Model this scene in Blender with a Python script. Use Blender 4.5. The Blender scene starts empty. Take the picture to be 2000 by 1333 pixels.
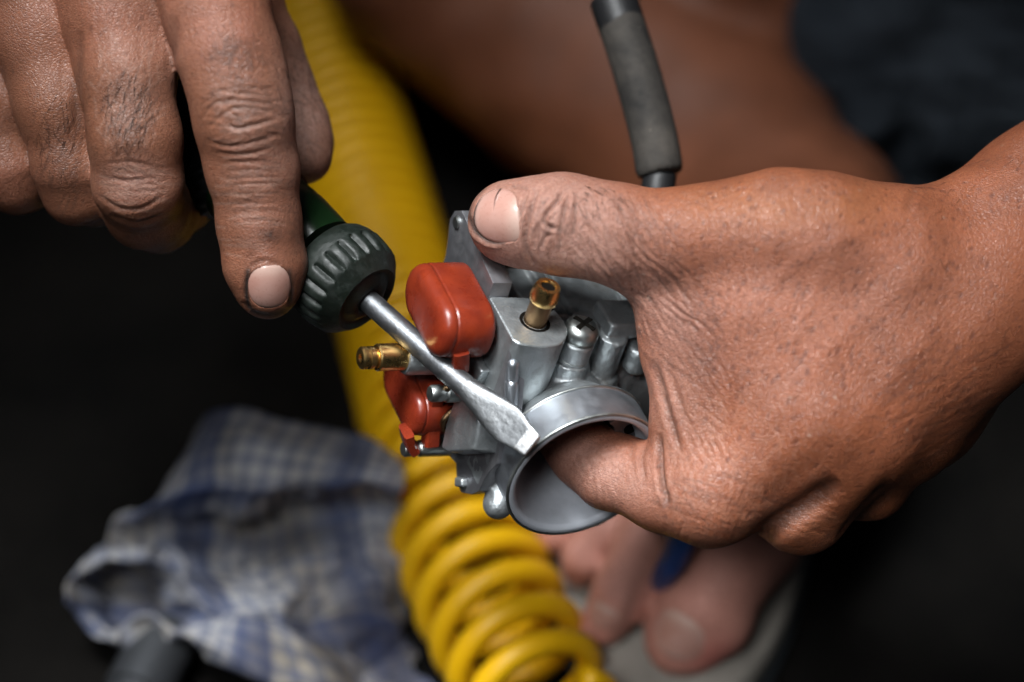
import bpy, bmesh, math, random
import numpy as np
from mathutils import Vector, Matrix

random.seed(7)
RNG = np.random.default_rng(11)
SC = bpy.context.scene
COL = SC.collection

# ------------------------------------------------------------------ camera
PITCH = math.radians(42.0)      # looking down at the work
CAM_H = 0.735                   # metres above the workshop floor
FOCUS = 0.815
REF = 820.0                     # mm, reference plane of the modelling frame
LENS = 100.0
cp, sp = math.cos(PITCH), math.sin(PITCH)
CAM_R = np.array([1.0, 0.0, 0.0])
CAM_U = np.array([0.0, sp, cp])
CAM_B = np.array([0.0, -cp, sp])          # towards the viewer
CAM_POS = np.array([0.0, 0.0, CAM_H])

cam_data = bpy.data.cameras.new('camera')
cam_data.lens = LENS
cam_data.sensor_width = 36.0
cam_data.clip_start = 0.02
cam_data.clip_end = 50.0
cam_data.dof.use_dof = True
cam_data.dof.focus_distance = FOCUS
cam_data.dof.aperture_fstop = 4.0
cam = bpy.data.objects.new('camera', cam_data)
COL.objects.link(cam)
cam.location = CAM_POS
cam.rotation_euler = (math.pi / 2 - PITCH, 0, 0)
SC.camera = cam

# ------------------------------------------------------------------ world and lamps
world = bpy.data.worlds.new('World')
SC.world = world
world.use_nodes = True
wb = world.node_tree.nodes['Background']
wb.inputs[0].default_value = (0.55, 0.66, 0.8, 1)
wb.inputs[1].default_value = 0.010

def area_lamp(name, loc, target, size, size_y, energy, color):
    ld = bpy.data.lights.new(name, 'AREA')
    ld.shape = 'RECTANGLE'
    ld.size, ld.size_y = size, size_y
    ld.energy = energy
    ld.color = color
    o = bpy.data.objects.new(name, ld)
    COL.objects.link(o)
    o.location = loc
    o.rotation_euler = (Vector(target) - Vector(loc)).to_track_quat('-Z', 'Y').to_euler()
    return o

# broad cool skylight above, added front fill for foot and spring, added side fill
key = area_lamp('skylight', (-0.22, 0.42, 1.22), (0.02, 0.47, 0.19), 0.56, 0.36, 2.10, (0.96, 0.985, 1.0))
key.data.spread = math.radians(40)
front = area_lamp('front_fill', (-0.26, -0.20, 1.05), (0.03, 0.45, 0.03), 0.40, 0.40, 0.42, (0.97, 0.985, 1.0))  # added fill lamp, brightens foot, spring and rag
front.data.spread = math.radians(28)
area_lamp('side_fill', (0.85, 0.10, 1.0), (0.0, 0.50, 0.19), 0.5, 0.5, 0.10, (0.90, 0.95, 1.0))  # added weak fill from the right

SC.view_settings.view_transform = 'Standard'
SC.view_settings.look = 'None'
SC.view_settings.gamma = 1.0
SC.view_settings.exposure = 0.0
SC.view_settings.use_curve_mapping = False
SC.cycles.use_denoising = True
SC.cycles.max_bounces = 6
SC.cycles.use_adaptive_sampling = True
SC.cycles.adaptive_threshold = 0.03
SC.cycles.adaptive_min_samples = 24

# ------------------------------------------------------------------ frames
def cam_mm(px, py, z=0.0):
    """Point in the camera-aligned modelling frame (mm): x right, y up, z towards the viewer from the focus plane."""
    s = (REF - z) * 0.00018
    return np.array([(px - 1000.0) * s, (666.5 - py) * s, z])

def to_world(P):
    P = np.asarray(P, dtype=float) * 0.001
    base = CAM_POS - CAM_B * (REF * 0.001)
    return base + P[..., 0:1] * CAM_R + P[..., 1:2] * CAM_U + P[..., 2:3] * CAM_B

def dir_world(d):
    d = np.asarray(d, dtype=float)
    return d[0] * CAM_R + d[1] * CAM_U + d[2] * CAM_B

def w_at(px, py, depth):
    """World point (m) seen at px,py at a distance depth (m) along the view axis."""
    return to_world(cam_mm(px, py, REF - depth * 1000.0))

def on_floor(px, py, h=0.0):
    """World point at height h above the floor seen at px,py."""
    r = -CAM_B + (px - 1000) * 0.00018 * CAM_R + (666.5 - py) * 0.00018 * CAM_U
    return CAM_POS + r * ((h - CAM_H) / r[2])

def proj(P):
    """Modelling-frame mm -> photo pixels."""
    s = (REF - P[:, 2]) * 0.00018
    return 1000 + P[:, 0] / s, 666.5 - P[:, 1] / s

def unit(v):
    v = np.asarray(v, dtype=float)
    return v / np.linalg.norm(v)

# ------------------------------------------------------------------ objects
def tag(o, label=None, category=None, group=None, kind=None):
    if label: o['label'] = label
    if category: o['category'] = category
    if group: o['group'] = group
    if kind: o['kind'] = kind
    return o

def empty(name, loc):
    o = bpy.data.objects.new(name, None)
    o.empty_display_size = 0.02
    COL.objects.link(o)
    o.location = tuple(loc)
    return o

def mesh_obj(name, V, F, mat, parent=None, smooth=True, sharp=None, uv=None, origin=None):
    """V world metres (n,3); F list/array of faces. Object origin at `origin` (default: lowest centre)."""
    V = np.asarray(V, dtype=float)
    if origin is None:
        c = (V.min(0) + V.max(0)) / 2
        origin = np.array([c[0], c[1], V[:, 2].min()])
    origin = np.asarray(origin, dtype=float)
    me = bpy.data.meshes.new(name)
    L = V - origin
    if isinstance(F, np.ndarray):
        n = F.shape[1]
        me.vertices.add(len(L)); me.vertices.foreach_set('co', L.astype(np.float32).ravel())
        me.loops.add(F.size); me.loops.foreach_set('vertex_index', F.astype(np.int32).ravel())
        me.polygons.add(len(F))
        me.polygons.foreach_set('loop_start', (np.arange(len(F)) * n).astype(np.int32))
        me.polygons.foreach_set('loop_total', np.full(len(F), n, dtype=np.int32))
        me.update(calc_edges=True)
    else:
        me.from_pydata([tuple(p) for p in L], [], [tuple(int(i) for i in f) for f in F])
    me.validate()
    if uv is not None:
        lay = me.uv_layers.new(name='UVMap')
        li = np.empty(len(me.loops), dtype=np.int32)
        me.loops.foreach_get('vertex_index', li)
        lay.data.foreach_set('uv', np.asarray(uv, dtype=np.float32)[li].ravel())
    if smooth:
        me.polygons.foreach_set('use_smooth', np.ones(len(me.polygons), dtype=bool))
        if sharp is not None:
            me.set_sharp_from_angle(angle=math.radians(sharp))
    me.materials.append(mat)
    o = bpy.data.objects.new(name, me)
    COL.objects.link(o)
    if parent is not None:
        o.parent = parent
        pl = np.zeros(3)
        p = parent
        while p is not None:
            pl = pl + np.array(p.location); p = p.parent
        o.location = tuple(origin - pl)
    else:
        o.location = tuple(origin)
    return o

# ------------------------------------------------------------------ shape helpers (return V, F)
def frame_from(axis, hint=(0, 0, 1)):
    a = unit(axis)
    h = np.asarray(hint, dtype=float)
    if abs(np.dot(a, unit(h))) > 0.97:
        h = np.array([1.0, 0.2, 0.0])
    u = unit(h - a * np.dot(a, h))
    v = np.cross(a, u)
    return a, u, v

def lathe(profile, origin, axis, seg=48, hint=(0, 0, 1), mod=None):
    """profile [(s, r)] along axis; r = 0 closes. mod(theta, s, r) -> r."""
    a, u, v = frame_from(axis, hint)
    origin = np.asarray(origin, dtype=float)
    V, F, rings = [], [], []
    for s, r in profile:
        if r <= 1e-9:
            rings.append([len(V)]); V.append(origin + a * s)
        else:
            ids = []
            for k in range(seg):
                t = 2 * math.pi * k / seg
                rr = mod(t, s, r) if mod else r
                ids.append(len(V)); V.append(origin + a * s + (u * math.cos(t) + v * math.sin(t)) * rr)
            rings.append(ids)
    for A, B in zip(rings[:-1], rings[1:]):
        if len(A) == 1 and len(B) == 1: continue
        for k in range(seg):
            k2 = (k + 1) % seg
            if len(A) == 1: F.append((A[0], B[k2], B[k]))
            elif len(B) == 1: F.append((A[k], A[k2], B[0]))
            else: F.append((A[k], A[k2], B[k2], B[k]))
    return np.array(V), F

def cr_spline(P, n):
    """Catmull-Rom through rows of P, n samples in all."""
    P = np.asarray(P, dtype=float)
    Q = np.vstack([2 * P[0] - P[1], P, 2 * P[-1] - P[-2]])
    m = len(P) - 1
    out = []
    for t in np.linspace(0, m, n):
        i = min(int(t), m - 1); f = t - i
        p0, p1, p2, p3 = Q[i], Q[i + 1], Q[i + 2], Q[i + 3]
        out.append(0.5 * ((2 * p1) + (-p0 + p2) * f + (2 * p0 - 5 * p1 + 4 * p2 - p3) * f * f + (-p0 + 3 * p1 - 3 * p2 + p3) * f ** 3))
    return np.array(out)

def sweep(path, radii, seg=24, caps=True):
    path = np.asarray(path, dtype=float)
    n = len(path)
    tang = np.gradient(path, axis=0)
    tang /= np.linalg.norm(tang, axis=1)[:, None]
    _, u, v = frame_from(tang[0])
    V, F = [], []
    for i in range(n):
        t = tang[i]
        u = unit(u - t * np.dot(u, t)); v = np.cross(t, u)
        r = radii[i] if hasattr(radii, '__len__') else radii
        for k in range(seg):
            a = 2 * math.pi * k / seg
            V.append(path[i] + (u * math.cos(a) + v * math.sin(a)) * r)
    for i in range(n - 1):
        for k in range(seg):
            k2 = (k + 1) % seg
            F.append((i * seg + k, i * seg + k2, (i + 1) * seg + k2, (i + 1) * seg + k))
    if caps:
        F.append(tuple(range(seg - 1, -1, -1)))
        F.append(tuple((n - 1) * seg + k for k in range(seg)))
    return np.array(V), F

def bevel_prism(poly, h0, h1, M, bev=0.4, seg=2):
    """poly: [(a,b)] outline; extruded along c from h0 to h1 with bevelled rims; M(a,b,c)->point."""
    bm = bmesh.new()
    vs = [bm.verts.new((p[0], p[1], h0)) for p in poly]
    f = bm.faces.new(vs)
    r = bmesh.ops.extrude_face_region(bm, geom=[f])
    up = [g for g in r['geom'] if isinstance(g, bmesh.types.BMVert)]
    for g in up: g.co.z = h1
    bmesh.ops.recalc_face_normals(bm, faces=bm.faces[:])
    if bev > 0:
        es = [e for e in bm.edges if e.calc_face_angle(0) > 0.5]
        bmesh.ops.bevel(bm, geom=es, offset=bev, segments=seg, profile=0.6, affect='EDGES', clamp_overlap=True)
    bmesh.ops.triangulate(bm, faces=[q for q in bm.faces if len(q.verts) > 4])
    bm.verts.index_update()
    V = np.array([M(*v.co) for v in bm.verts])
    F = [tuple(v.index for v in q.verts) for q in bm.faces]
    bm.free()
    return V, F

def join_vf(*parts):
    V, F, n = [], [], 0
    for v, f in parts:
        V.append(np.asarray(v)); F += [tuple(i + n for i in q) for q in f]; n += len(v)
    return np.vstack(V), F

# ------------------------------------------------------------------ signed-distance modelling
def smin(a, b, k):
    if k <= 0: return np.minimum(a, b)
    h = np.clip(0.5 + 0.5 * (b - a) / k, 0, 1)
    return b * (1 - h) + a * h - k * h * (1 - h)

def smax(a, b, k):
    return -smin(-a, -b, k)

class Sdf:
    def __init__(self): self.ops = []
    def cone(self, a, b, r1, r2, k=3.0, n=None, flat=1.0, op='u'):
        """capsule a->b with end radii; squashed by `flat` along n."""
        a, b = np.asarray(a, float), np.asarray(b, float)
        R = max(r1, r2) * max(1.0, flat)
        lo, hi = np.minimum(a, b) - R, np.maximum(a, b) + R
        ba = b - a; L2 = max(float(ba @ ba), 1e-9)
        nn = None if n is None else unit(n)
        def f(P):
            q = P - a
            h = np.clip((q @ ba) / L2, 0, 1)
            q = q - h[..., None] * ba
            if nn is not None:
                qn = q @ nn
                q = q + (qn * (1 / flat - 1))[..., None] * nn
            return np.sqrt((q * q).sum(-1)) - (r1 + (r2 - r1) * h)
        self.ops.append((op, k, lo, hi, f)); return self
    def chain(self, nodes, k=3.0, kk=None, n=None, flat=1.0):
        for i in range(len(nodes) - 1):
            a, b = nodes[i], nodes[i + 1]
            self.cone(a[:3], b[:3], a[3], b[3], k if i == 0 or kk is None else kk, n, flat)
        return self
    def ball(self, c, rad, k=3.0, axes=None, op='u'):
        c = np.asarray(c, float); rad = np.asarray(rad, float) * np.ones(3)
        A = np.eye(3) if axes is None else np.array([unit(x) for x in axes])
        R = rad.max()
        def f(P):
            q = (P - c) @ A.T
            k0 = np.sqrt(((q / rad) ** 2).sum(-1)); k1 = np.sqrt(((q / rad ** 2) ** 2).sum(-1)) + 1e-9
            return k0 * (k0 - 1.0) / k1
        self.ops.append((op, k, c - R, c + R, f)); return self
    def box(self, c, half, rnd=0.6, k=1.0, axes=None, op='u'):
        c = np.asarray(c, float); half = np.asarray(half, float)
        A = np.eye(3) if axes is None else np.array([unit(x) for x in axes])
        R = np.linalg.norm(half)
        ext = half if axes is None else np.full(3, R)
        def f(P):
            q = np.abs((P - c) @ A.T) - (half - rnd)
            return np.sqrt((np.maximum(q, 0) ** 2).sum(-1)) + np.minimum(q.max(-1), 0) - rnd
        self.ops.append((op, k, c - ext, c + ext, f)); return self
    def cyl(self, a, b, r1, r2=None, rnd=0.5, k=1.0, op='u'):
        a, b = np.asarray(a, float), np.asarray(b, float)
        r2 = r1 if r2 is None else r2
        L = np.linalg.norm(b - a); ax = (b - a) / L
        R = max(r1, r2)
        lo, hi = np.minimum(a, b) - R, np.maximum(a, b) + R
        def f(P):
            q = P - a; h = q @ ax
            rad = np.sqrt(np.maximum((q * q).sum(-1) - h * h, 0))
            rr = r1 + (r2 - r1) * np.clip(h / L, 0, 1)
            dx = rad - (rr - rnd); dy = np.abs(h - L / 2) - (L / 2 - rnd)
            return np.minimum(np.maximum(dx, dy), 0) + np.sqrt(np.maximum(dx, 0) ** 2 + np.maximum(dy, 0) ** 2) - rnd
        self.ops.append((op, k, lo, hi, f)); return self
    def mesh(self, h, lo=None, hi=None, smooth=2, subdiv=0):
        us = [o for o in self.ops if o[0] == 'u']
        if lo is None: lo = np.min([o[2] for o in us], 0) - 2.5 * h
        if hi is None: hi = np.max([o[3] for o in us], 0) + 2.5 * h
        lo = np.asarray(lo, float); hi = np.asarray(hi, float)
        n = np.ceil((hi - lo) / h).astype(int) + 1
        ax = [lo[i] + h * np.arange(n[i]) for i in range(3)]
        D = np.full(tuple(n), 1e3, dtype=np.float32)
        for op, k, l, u, f in self.ops:
            m = max(k, 0) + 2 * h
            i0 = np.maximum(((l - m - lo) / h).astype(int), 0)
            i1 = np.minimum(np.ceil((u + m - lo) / h).astype(int) + 1, n)
            if (i1 <= i0).any(): continue
            sl = tuple(slice(i0[i], i1[i]) for i in range(3))
            P = np.stack(np.meshgrid(*[ax[i][sl[i]] for i in range(3)], indexing='ij'), -1)
            d = f(P)
            D[sl] = smin(D[sl], d, k) if op == 'u' else smax(D[sl], -d, k)
        # close the volume at the border of the grid
        for i in range(3):
            s0 = [slice(None)] * 3; s0[i] = 0; s1 = [slice(None)] * 3; s1[i] = -1
            D[tuple(s0)] = np.maximum(D[tuple(s0)], 0.5 * h); D[tuple(s1)] = np.maximum(D[tuple(s1)], 0.5 * h)
        V, F = surface_nets(D, lo, h)
        for _ in range(subdiv):
            V = laplace(V, F, smooth)
            V, F = quad_subdivide(V, F)
        V = laplace(V, F, smooth)
        return V, F

def surface_nets(D, lo, h):
    n = np.array(D.shape)
    S = D < 0
    c = S[:-1, :-1, :-1].astype(np.int8)
    tot = np.zeros(n - 1, dtype=np.int8)
    for dx in (0, 1):
        for dy in (0, 1):
            for dz in (0, 1):
                tot += S[dx:n[0] - 1 + dx, dy:n[1] - 1 + dy, dz:n[2] - 1 + dz]
    act = np.argwhere((tot > 0) & (tot < 8))
    idx = np.full(n - 1, -1, dtype=np.int64)
    idx[tuple(act.T)] = np.arange(len(act))
    corners = [(dx, dy, dz) for dx in (0, 1) for dy in (0, 1) for dz in (0, 1)]
    val = np.stack([D[act[:, 0] + q[0], act[:, 1] + q[1], act[:, 2] + q[2]] for q in corners], 1)
    acc = np.zeros((len(act), 3)); cnt = np.zeros(len(act))
    for i, p in enumerate(corners):
        for j, q in enumerate(corners):
            if j <= i or sum(abs(a - b) for a, b in zip(p, q)) != 1: continue
            x = (val[:, i] < 0) != (val[:, j] < 0)
            t = np.where(x, val[:, i] / (val[:, i] - val[:, j] + 1e-12), 0)
            pt = np.array(p) + t[:, None] * (np.array(q) - np.array(p))
            acc += np.where(x[:, None], pt, 0); cnt += x
    V = lo + h * (act + acc / np.maximum(cnt, 1)[:, None])
    F = []
    for a in range(3):
        b, c2 = (a + 1) % 3, (a + 2) % 3
        sl0 = [slice(None)] * 3; sl1 = [slice(None)] * 3
        sl0[a] = slice(0, -1); sl1[a] = slice(1, None)
        s0, s1 = S[tuple(sl0)], S[tuple(sl1)]
        e = np.argwhere(s0 != s1)
        e = e[(e[:, b] > 0) & (e[:, c2] > 0) & (e[:, b] < n[b] - 1) & (e[:, c2] < n[c2] - 1)]
        flip = s0[tuple(e.T)]
        def cell(db, dc):
            q = e.copy(); q[:, b] -= db; q[:, c2] -= dc
            return idx[tuple(q.T)]
        quad = np.stack([cell(1, 1), cell(0, 1), cell(0, 0), cell(1, 0)], 1)
        quad = np.where(flip[:, None], quad, quad[:, ::-1])
        F.append(quad)
    return V, np.vstack(F)

def laplace(V, F, it, lam=0.5):
    if it <= 0: return V
    E = np.vstack([F[:, [0, 1]], F[:, [1, 2]], F[:, [2, 3]], F[:, [3, 0]]])
    n = len(V)
    cnt = np.bincount(E[:, 0], minlength=n) + np.bincount(E[:, 1], minlength=n)
    for i in range(it * 2):
        l = lam if i % 2 == 0 else -lam * 1.03
        S = np.empty_like(V)
        for k in range(3):
            S[:, k] = np.bincount(E[:, 0], V[E[:, 1], k], n) + np.bincount(E[:, 1], V[E[:, 0], k], n)
        V = V + l * (S / np.maximum(cnt, 1)[:, None] - V)
    return V

def quad_subdivide(V, F):
    n = len(V)
    E = np.vstack([F[:, [0, 1]], F[:, [1, 2]], F[:, [2, 3]], F[:, [3, 0]]])
    E.sort(axis=1)
    key = E[:, 0].astype(np.int64) * n + E[:, 1]
    uq, inv = np.unique(key, return_inverse=True)
    mid = (V[uq // n] + V[uq % n]) / 2
    fc = V[F].mean(1)
    m = len(F)
    e = [n + inv[i * m:(i + 1) * m] for i in range(4)]
    c = n + len(uq) + np.arange(m)
    G = np.vstack([np.stack([F[:, 0], e[0], c, e[3]], 1), np.stack([e[0], F[:, 1], e[1], c], 1),
                   np.stack([c, e[1], F[:, 2], e[2]], 1), np.stack([e[3], c, e[2], F[:, 3]], 1)])
    return np.vstack([V, mid, fc]), G

def vnormals(V, F):
    a = V[F[:, 2]] - V[F[:, 0]]; b = V[F[:, 3]] - V[F[:, 1]]
    fn = np.cross(a, b)
    N = np.zeros_like(V)
    for k in range(3):
        for j in range(4):
            N[:, k] += np.bincount(F[:, j], fn[:, k], len(V))
    return N / (np.linalg.norm(N, axis=1)[:, None] + 1e-12)

def seg_dist(x, y, pts):
    """2-D distance of points to a polyline, and the parameter along it (0..1)."""
    best = np.full(x.shape, 1e9); par = np.zeros(x.shape)
    m = len(pts) - 1
    for i in range(m):
        (ax, ay), (bx, by) = pts[i], pts[i + 1]
        dx, dy = bx - ax, by - ay
        h = np.clip(((x - ax) * dx + (y - ay) * dy) / (dx * dx + dy * dy + 1e-9), 0, 1)
        d = np.hypot(x - ax - h * dx, y - ay - h * dy)
        c = d < best
        best = np.where(c, d, best); par = np.where(c, (i + h) / m, par)
    return best, par

def smooth2(pts, n=4):
    return cr_spline(np.asarray(pts, float), (len(pts) - 1) * n + 1)

def carve(V, N, strokes, face=0.05):
    """Sculpt creases: strokes (pts_px, width_px, depth_mm[, lip]) pressed into the side that faces the front."""
    px, py = proj(V)
    disp = np.zeros(len(V))
    front = np.clip((N[:, 2] - face) / 0.25, 0, 1)
    for st in strokes:
        pts, w, dep = st[:3]
        lip = st[3] if len(st) > 3 else 0.35
        pts = smooth2(pts) if len(pts) > 2 else np.asarray(pts, float)
        R = 4 * w
        m = (px > pts[:, 0].min() - R) & (px < pts[:, 0].max() + R) & (py > pts[:, 1].min() - R) & (py < pts[:, 1].max() + R) & (front > 0)
        if not m.any(): continue
        d, t = seg_dist(px[m], py[m], pts)
        taper = np.clip(np.minimum(t, 1 - t) * 5, 0.0, 1) ** 0.7
        g = -np.exp(-(d / w) ** 2) + lip * np.exp(-((d - 2.0 * w) / w) ** 2)
        disp[m] += dep * g * taper * front[m]
    return V + N * disp[:, None], disp

def blob(px, py, cx, cy, rx, ry, ang=0.0, soft=1.0):
    c, s = math.cos(math.radians(ang)), math.sin(math.radians(ang))
    u = ((px - cx) * c + (py - cy) * s) / rx; v = (-(px - cx) * s + (py - cy) * c) / ry
    return np.exp(-(u * u + v * v) ** soft)

def set_attr(o, name, data):
    a = o.data.attributes.new(name, 'FLOAT_COLOR', 'POINT')
    a.data.foreach_set('color', np.asarray(data, dtype=np.float32).ravel())

def vnoise(P, size, seed=0, octaves=1, rough=0.5):
    """Value noise in 0..1 on points P with feature size `size` (same unit as P)."""
    r = np.random.default_rng(1000 + seed)
    T = r.random((32, 32, 32)).astype(np.float32)
    out = np.zeros(len(P)); amp = 1.0; tot = 0.0; sc = 1.0 / size
    for o in range(octaves):
        q = P * sc + r.uniform(0, 32, 3)
        i = np.floor(q).astype(int); f = q - i; f = f * f * (3 - 2 * f)
        v = 0
        for dx in (0, 1):
            wx = f[:, 0] if dx else 1 - f[:, 0]
            for dy in (0, 1):
                wy = f[:, 1] if dy else 1 - f[:, 1]
                for dz in (0, 1):
                    wz = f[:, 2] if dz else 1 - f[:, 2]
                    v = v + wx * wy * wz * T[(i[:, 0] + dx) % 32, (i[:, 1] + dy) % 32, (i[:, 2] + dz) % 32]
        out += amp * v; tot += amp; amp *= rough; sc *= 2.03
    return out / tot

def sstep(x, a, b):
    t = np.clip((x - a) / (b - a), 0, 1)
    return t * t * (3 - 2 * t)

def mixc(col, fac, c):
    fac = np.clip(fac, 0, 1)[:, None]
    return col * (1 - fac) + np.asarray(c)[None, :] * fac

def scatter_flecks(V, cell, rmin, rmax, seed, direction=None, stretch=1.0, where=None):
    """Coverage (0..1) of small random flecks, e.g. pores: about one candidate per cell (mm), kept with chance `where`."""
    where = np.ones(len(V)) if where is None else np.asarray(where, float)
    ids = np.flatnonzero(where > 0.01)
    out = np.zeros(len(V))
    if not len(ids): return out
    P = V[ids]; w = where[ids]; best = np.zeros(len(ids))
    base = np.floor(P / cell).astype(np.int64)
    d = None if direction is None else unit(direction)
    for dx in (-1, 0, 1):
        for dy in (-1, 0, 1):
            for dz in (-1, 0, 1):
                q = base + np.array((dx, dy, dz))
                h = ((q[:, 0] * 73856093) ^ (q[:, 1] * 19349663) ^ (q[:, 2] * 83492791) ^ (seed * 2654435761)) & 0x7fffffff
                def rnd(k):
                    x = (h * (1103515245 + 2 * k) + 12345 * (k + 1)) & 0x7fffffff
                    x = ((x >> 7) ^ x) * 22695477 & 0x7fffffff
                    return ((x >> 9) & 0xffff) / 65536.0
                c = (q + np.stack([rnd(1), rnd(2), rnd(3)], 1)) * cell
                v = P - c; r2 = (v * v).sum(1)
                if d is not None:
                    al = v @ d; r2 = r2 - al * al + (al / stretch) ** 2
                rad = rmin + (rmax - rmin) * rnd(4)
                g = np.clip(1 - np.sqrt(np.maximum(r2, 0)) / rad, 0, 1) * 1.8
                best = np.maximum(best, np.minimum(g, 1) * (0.4 + 0.6 * rnd(5)) * (rnd(6) < w))
    out[ids] = best
    return out

def line_mask(V, N, strokes, gain=1.0):
    """Coverage of thin painted lines (dry skin lines, dirt lines) on the front side."""
    out = np.zeros(len(V)); ids = np.flatnonzero(N[:, 2] > 0.05)
    px, py = proj(V[ids]); loc = np.zeros(len(ids))
    for st in strokes:
        pts = smooth2(st[0], 3) if len(st[0]) > 2 else np.asarray(st[0], float)
        w = st[1]; R = 3 * w
        m = np.flatnonzero((px > pts[:, 0].min() - R) & (px < pts[:, 0].max() + R))
        m = m[(py[m] > pts[:, 1].min() - R) & (py[m] < pts[:, 1].max() + R)]
        if not len(m): continue
        d, t = seg_dist(px[m], py[m], pts)
        loc[m] = np.maximum(loc[m], np.exp(-(d / w) ** 2) * np.clip(np.minimum(t, 1 - t) * 6, 0, 1) * gain)
    out[ids] = loc
    return out

def hair_strands(V, N, F_ok, n, seed, length, flow, rad=0.055):
    """Short fine hairs lying along the skin: one mesh of thin tapered strands (mm frame)."""
    r = np.random.default_rng(seed)
    ids = np.flatnonzero(F_ok)
    ids = r.choice(ids, min(n, len(ids)), replace=False)
    P, F = [], []
    for i in ids:
        nn = N[i]; f = np.asarray(flow, float) + r.normal(0, 0.35, 3)
        f = unit(f - nn * (f @ nn)); s = np.cross(nn, f)
        L = length * r.uniform(0.5, 1.2); bend = r.normal(0, 0.25)
        base = len(P)
        for k, tt in enumerate((0, 0.35, 0.7, 1.0)):
            c = V[i] + f * L * tt + s * bend * L * tt * tt + nn * (0.10 + 0.16 * L * tt * (1 - 0.75 * tt)); ww = rad * (1 - 0.75 * tt)
            P += [c + s * ww, c - s * ww * 0.5 + nn * ww, c - s * ww * 0.5 - nn * ww]
        for k in range(3):
            for e in range(3):
                a0, a1 = base + 3 * k + e, base + 3 * k + (e + 1) % 3
                F.append((a0, a1, a1 + 3, a0 + 3))
    return np.array(P), F
# ------------------------------------------------------------------ materials
class NT:
    def __init__(self, name):
        self.m = bpy.data.materials.new(name)
        self.m.use_nodes = True
        self.t = self.m.node_tree
        self.n = self.t.nodes
        self.p = self.n['Principled BSDF']
    def link(self, a, b): self.t.links.new(a, b)
    def put(self, sock, val):
        if isinstance(val, bpy.types.NodeSocket): self.link(val, sock)
        elif val is not None:
            if sock.type == 'RGBA' and not hasattr(val, '__len__'): val = (val, val, val, 1)
            elif sock.type == 'RGBA' and len(val) == 3: val = (*val, 1)
            sock.default_value = val
    def coord(self, kind='Object', scale=(1, 1, 1), rot=(0, 0, 0), loc=(0, 0, 0)):
        tc = self.n.new('ShaderNodeTexCoord'); mp = self.n.new('ShaderNodeMapping')
        mp.inputs['Scale'].default_value = scale; mp.inputs['Rotation'].default_value = rot; mp.inputs['Location'].default_value = loc
        self.link(tc.outputs[kind], mp.inputs['Vector']); return mp.outputs[0]
    def noise(self, vec, scale, detail=4, rough=0.55, dist=0.0):
        x = self.n.new('ShaderNodeTexNoise')
        x.inputs['Scale'].default_value = scale; x.inputs['Detail'].default_value = detail
        x.inputs['Roughness'].default_value = rough; x.inputs['Distortion'].default_value = dist
        self.put(x.inputs['Vector'], vec); return x.outputs['Fac']
    def noise_col(self, vec, scale, detail=2):
        x = self.n.new('ShaderNodeTexNoise')
        x.inputs['Scale'].default_value = scale; x.inputs['Detail'].default_value = detail
        self.put(x.inputs['Vector'], vec); return x.outputs['Color']
    def voro(self, vec, scale, feature='F1', rnd=1.0):
        x = self.n.new('ShaderNodeTexVoronoi'); x.feature = feature
        x.inputs['Scale'].default_value = scale; x.inputs['Randomness'].default_value = rnd
        self.put(x.inputs['Vector'], vec); return x.outputs['Distance']
    def wave(self, vec, scale, dist=2.0, detail=2, prof='SIN', direction='X'):
        x = self.n.new('ShaderNodeTexWave'); x.wave_profile = prof; x.bands_direction = direction
        x.inputs['Scale'].default_value = scale; x.inputs['Distortion'].default_value = dist; x.inputs['Detail'].default_value = detail
        self.put(x.inputs['Vector'], vec); return x.outputs['Fac']
    def ramp(self, fac, a, b, c0=0.0, c1=1.0, ease=False):
        x = self.n.new('ShaderNodeMapRange')
        x.interpolation_type = 'SMOOTHSTEP' if ease else 'LINEAR'
        self.put(x.inputs[0], fac)
        for i, v in zip((1, 2, 3, 4), (a, b, c0, c1)): x.inputs[i].default_value = v
        return x.outputs[0]
    def math(self, op, a, b=None, c=None, clamp=False):
        x = self.n.new('ShaderNodeMath'); x.operation = op; x.use_clamp = clamp
        self.put(x.inputs[0], a)
        if b is not None: self.put(x.inputs[1], b)
        if c is not None: self.put(x.inputs[2], c)
        return x.outputs[0]
    def vmath(self, op, a, b=None, s=None):
        x = self.n.new('ShaderNodeVectorMath'); x.operation = op
        self.put(x.inputs[0], a)
        if b is not None: self.put(x.inputs[1], b)
        if s is not None: self.put(x.inputs['Scale'], s)
        return x.outputs[0]
    def mix(self, fac, a, b, mode='MIX'):
        x = self.n.new('ShaderNodeMix'); x.data_type = 'RGBA'; x.blend_type = mode
        self.put(x.inputs[0], fac); self.put(x.inputs[6], a); self.put(x.inputs[7], b)
        return x.outputs[2]
    def attr(self, name):
        x = self.n.new('ShaderNodeAttribute'); x.attribute_name = name
        s = self.n.new('ShaderNodeSeparateColor'); self.link(x.outputs['Color'], s.inputs[0])
        return s.outputs[0], s.outputs[1], s.outputs[2], x.outputs['Alpha']
    def bump(self, height, strength=0.5, dist=0.001, normal=None):
        x = self.n.new('ShaderNodeBump')
        x.inputs['Strength'].default_value = strength; x.inputs['Distance'].default_value = dist
        self.put(x.inputs['Height'], height)
        if normal is not None: self.link(normal, x.inputs['Normal'])
        return x.outputs[0]
    def out(self, **kw):
        for k, v in kw.items():
            self.put(self.p.inputs[k.replace('_', ' ')], v)
        return self.m

MAT = {}

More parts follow.
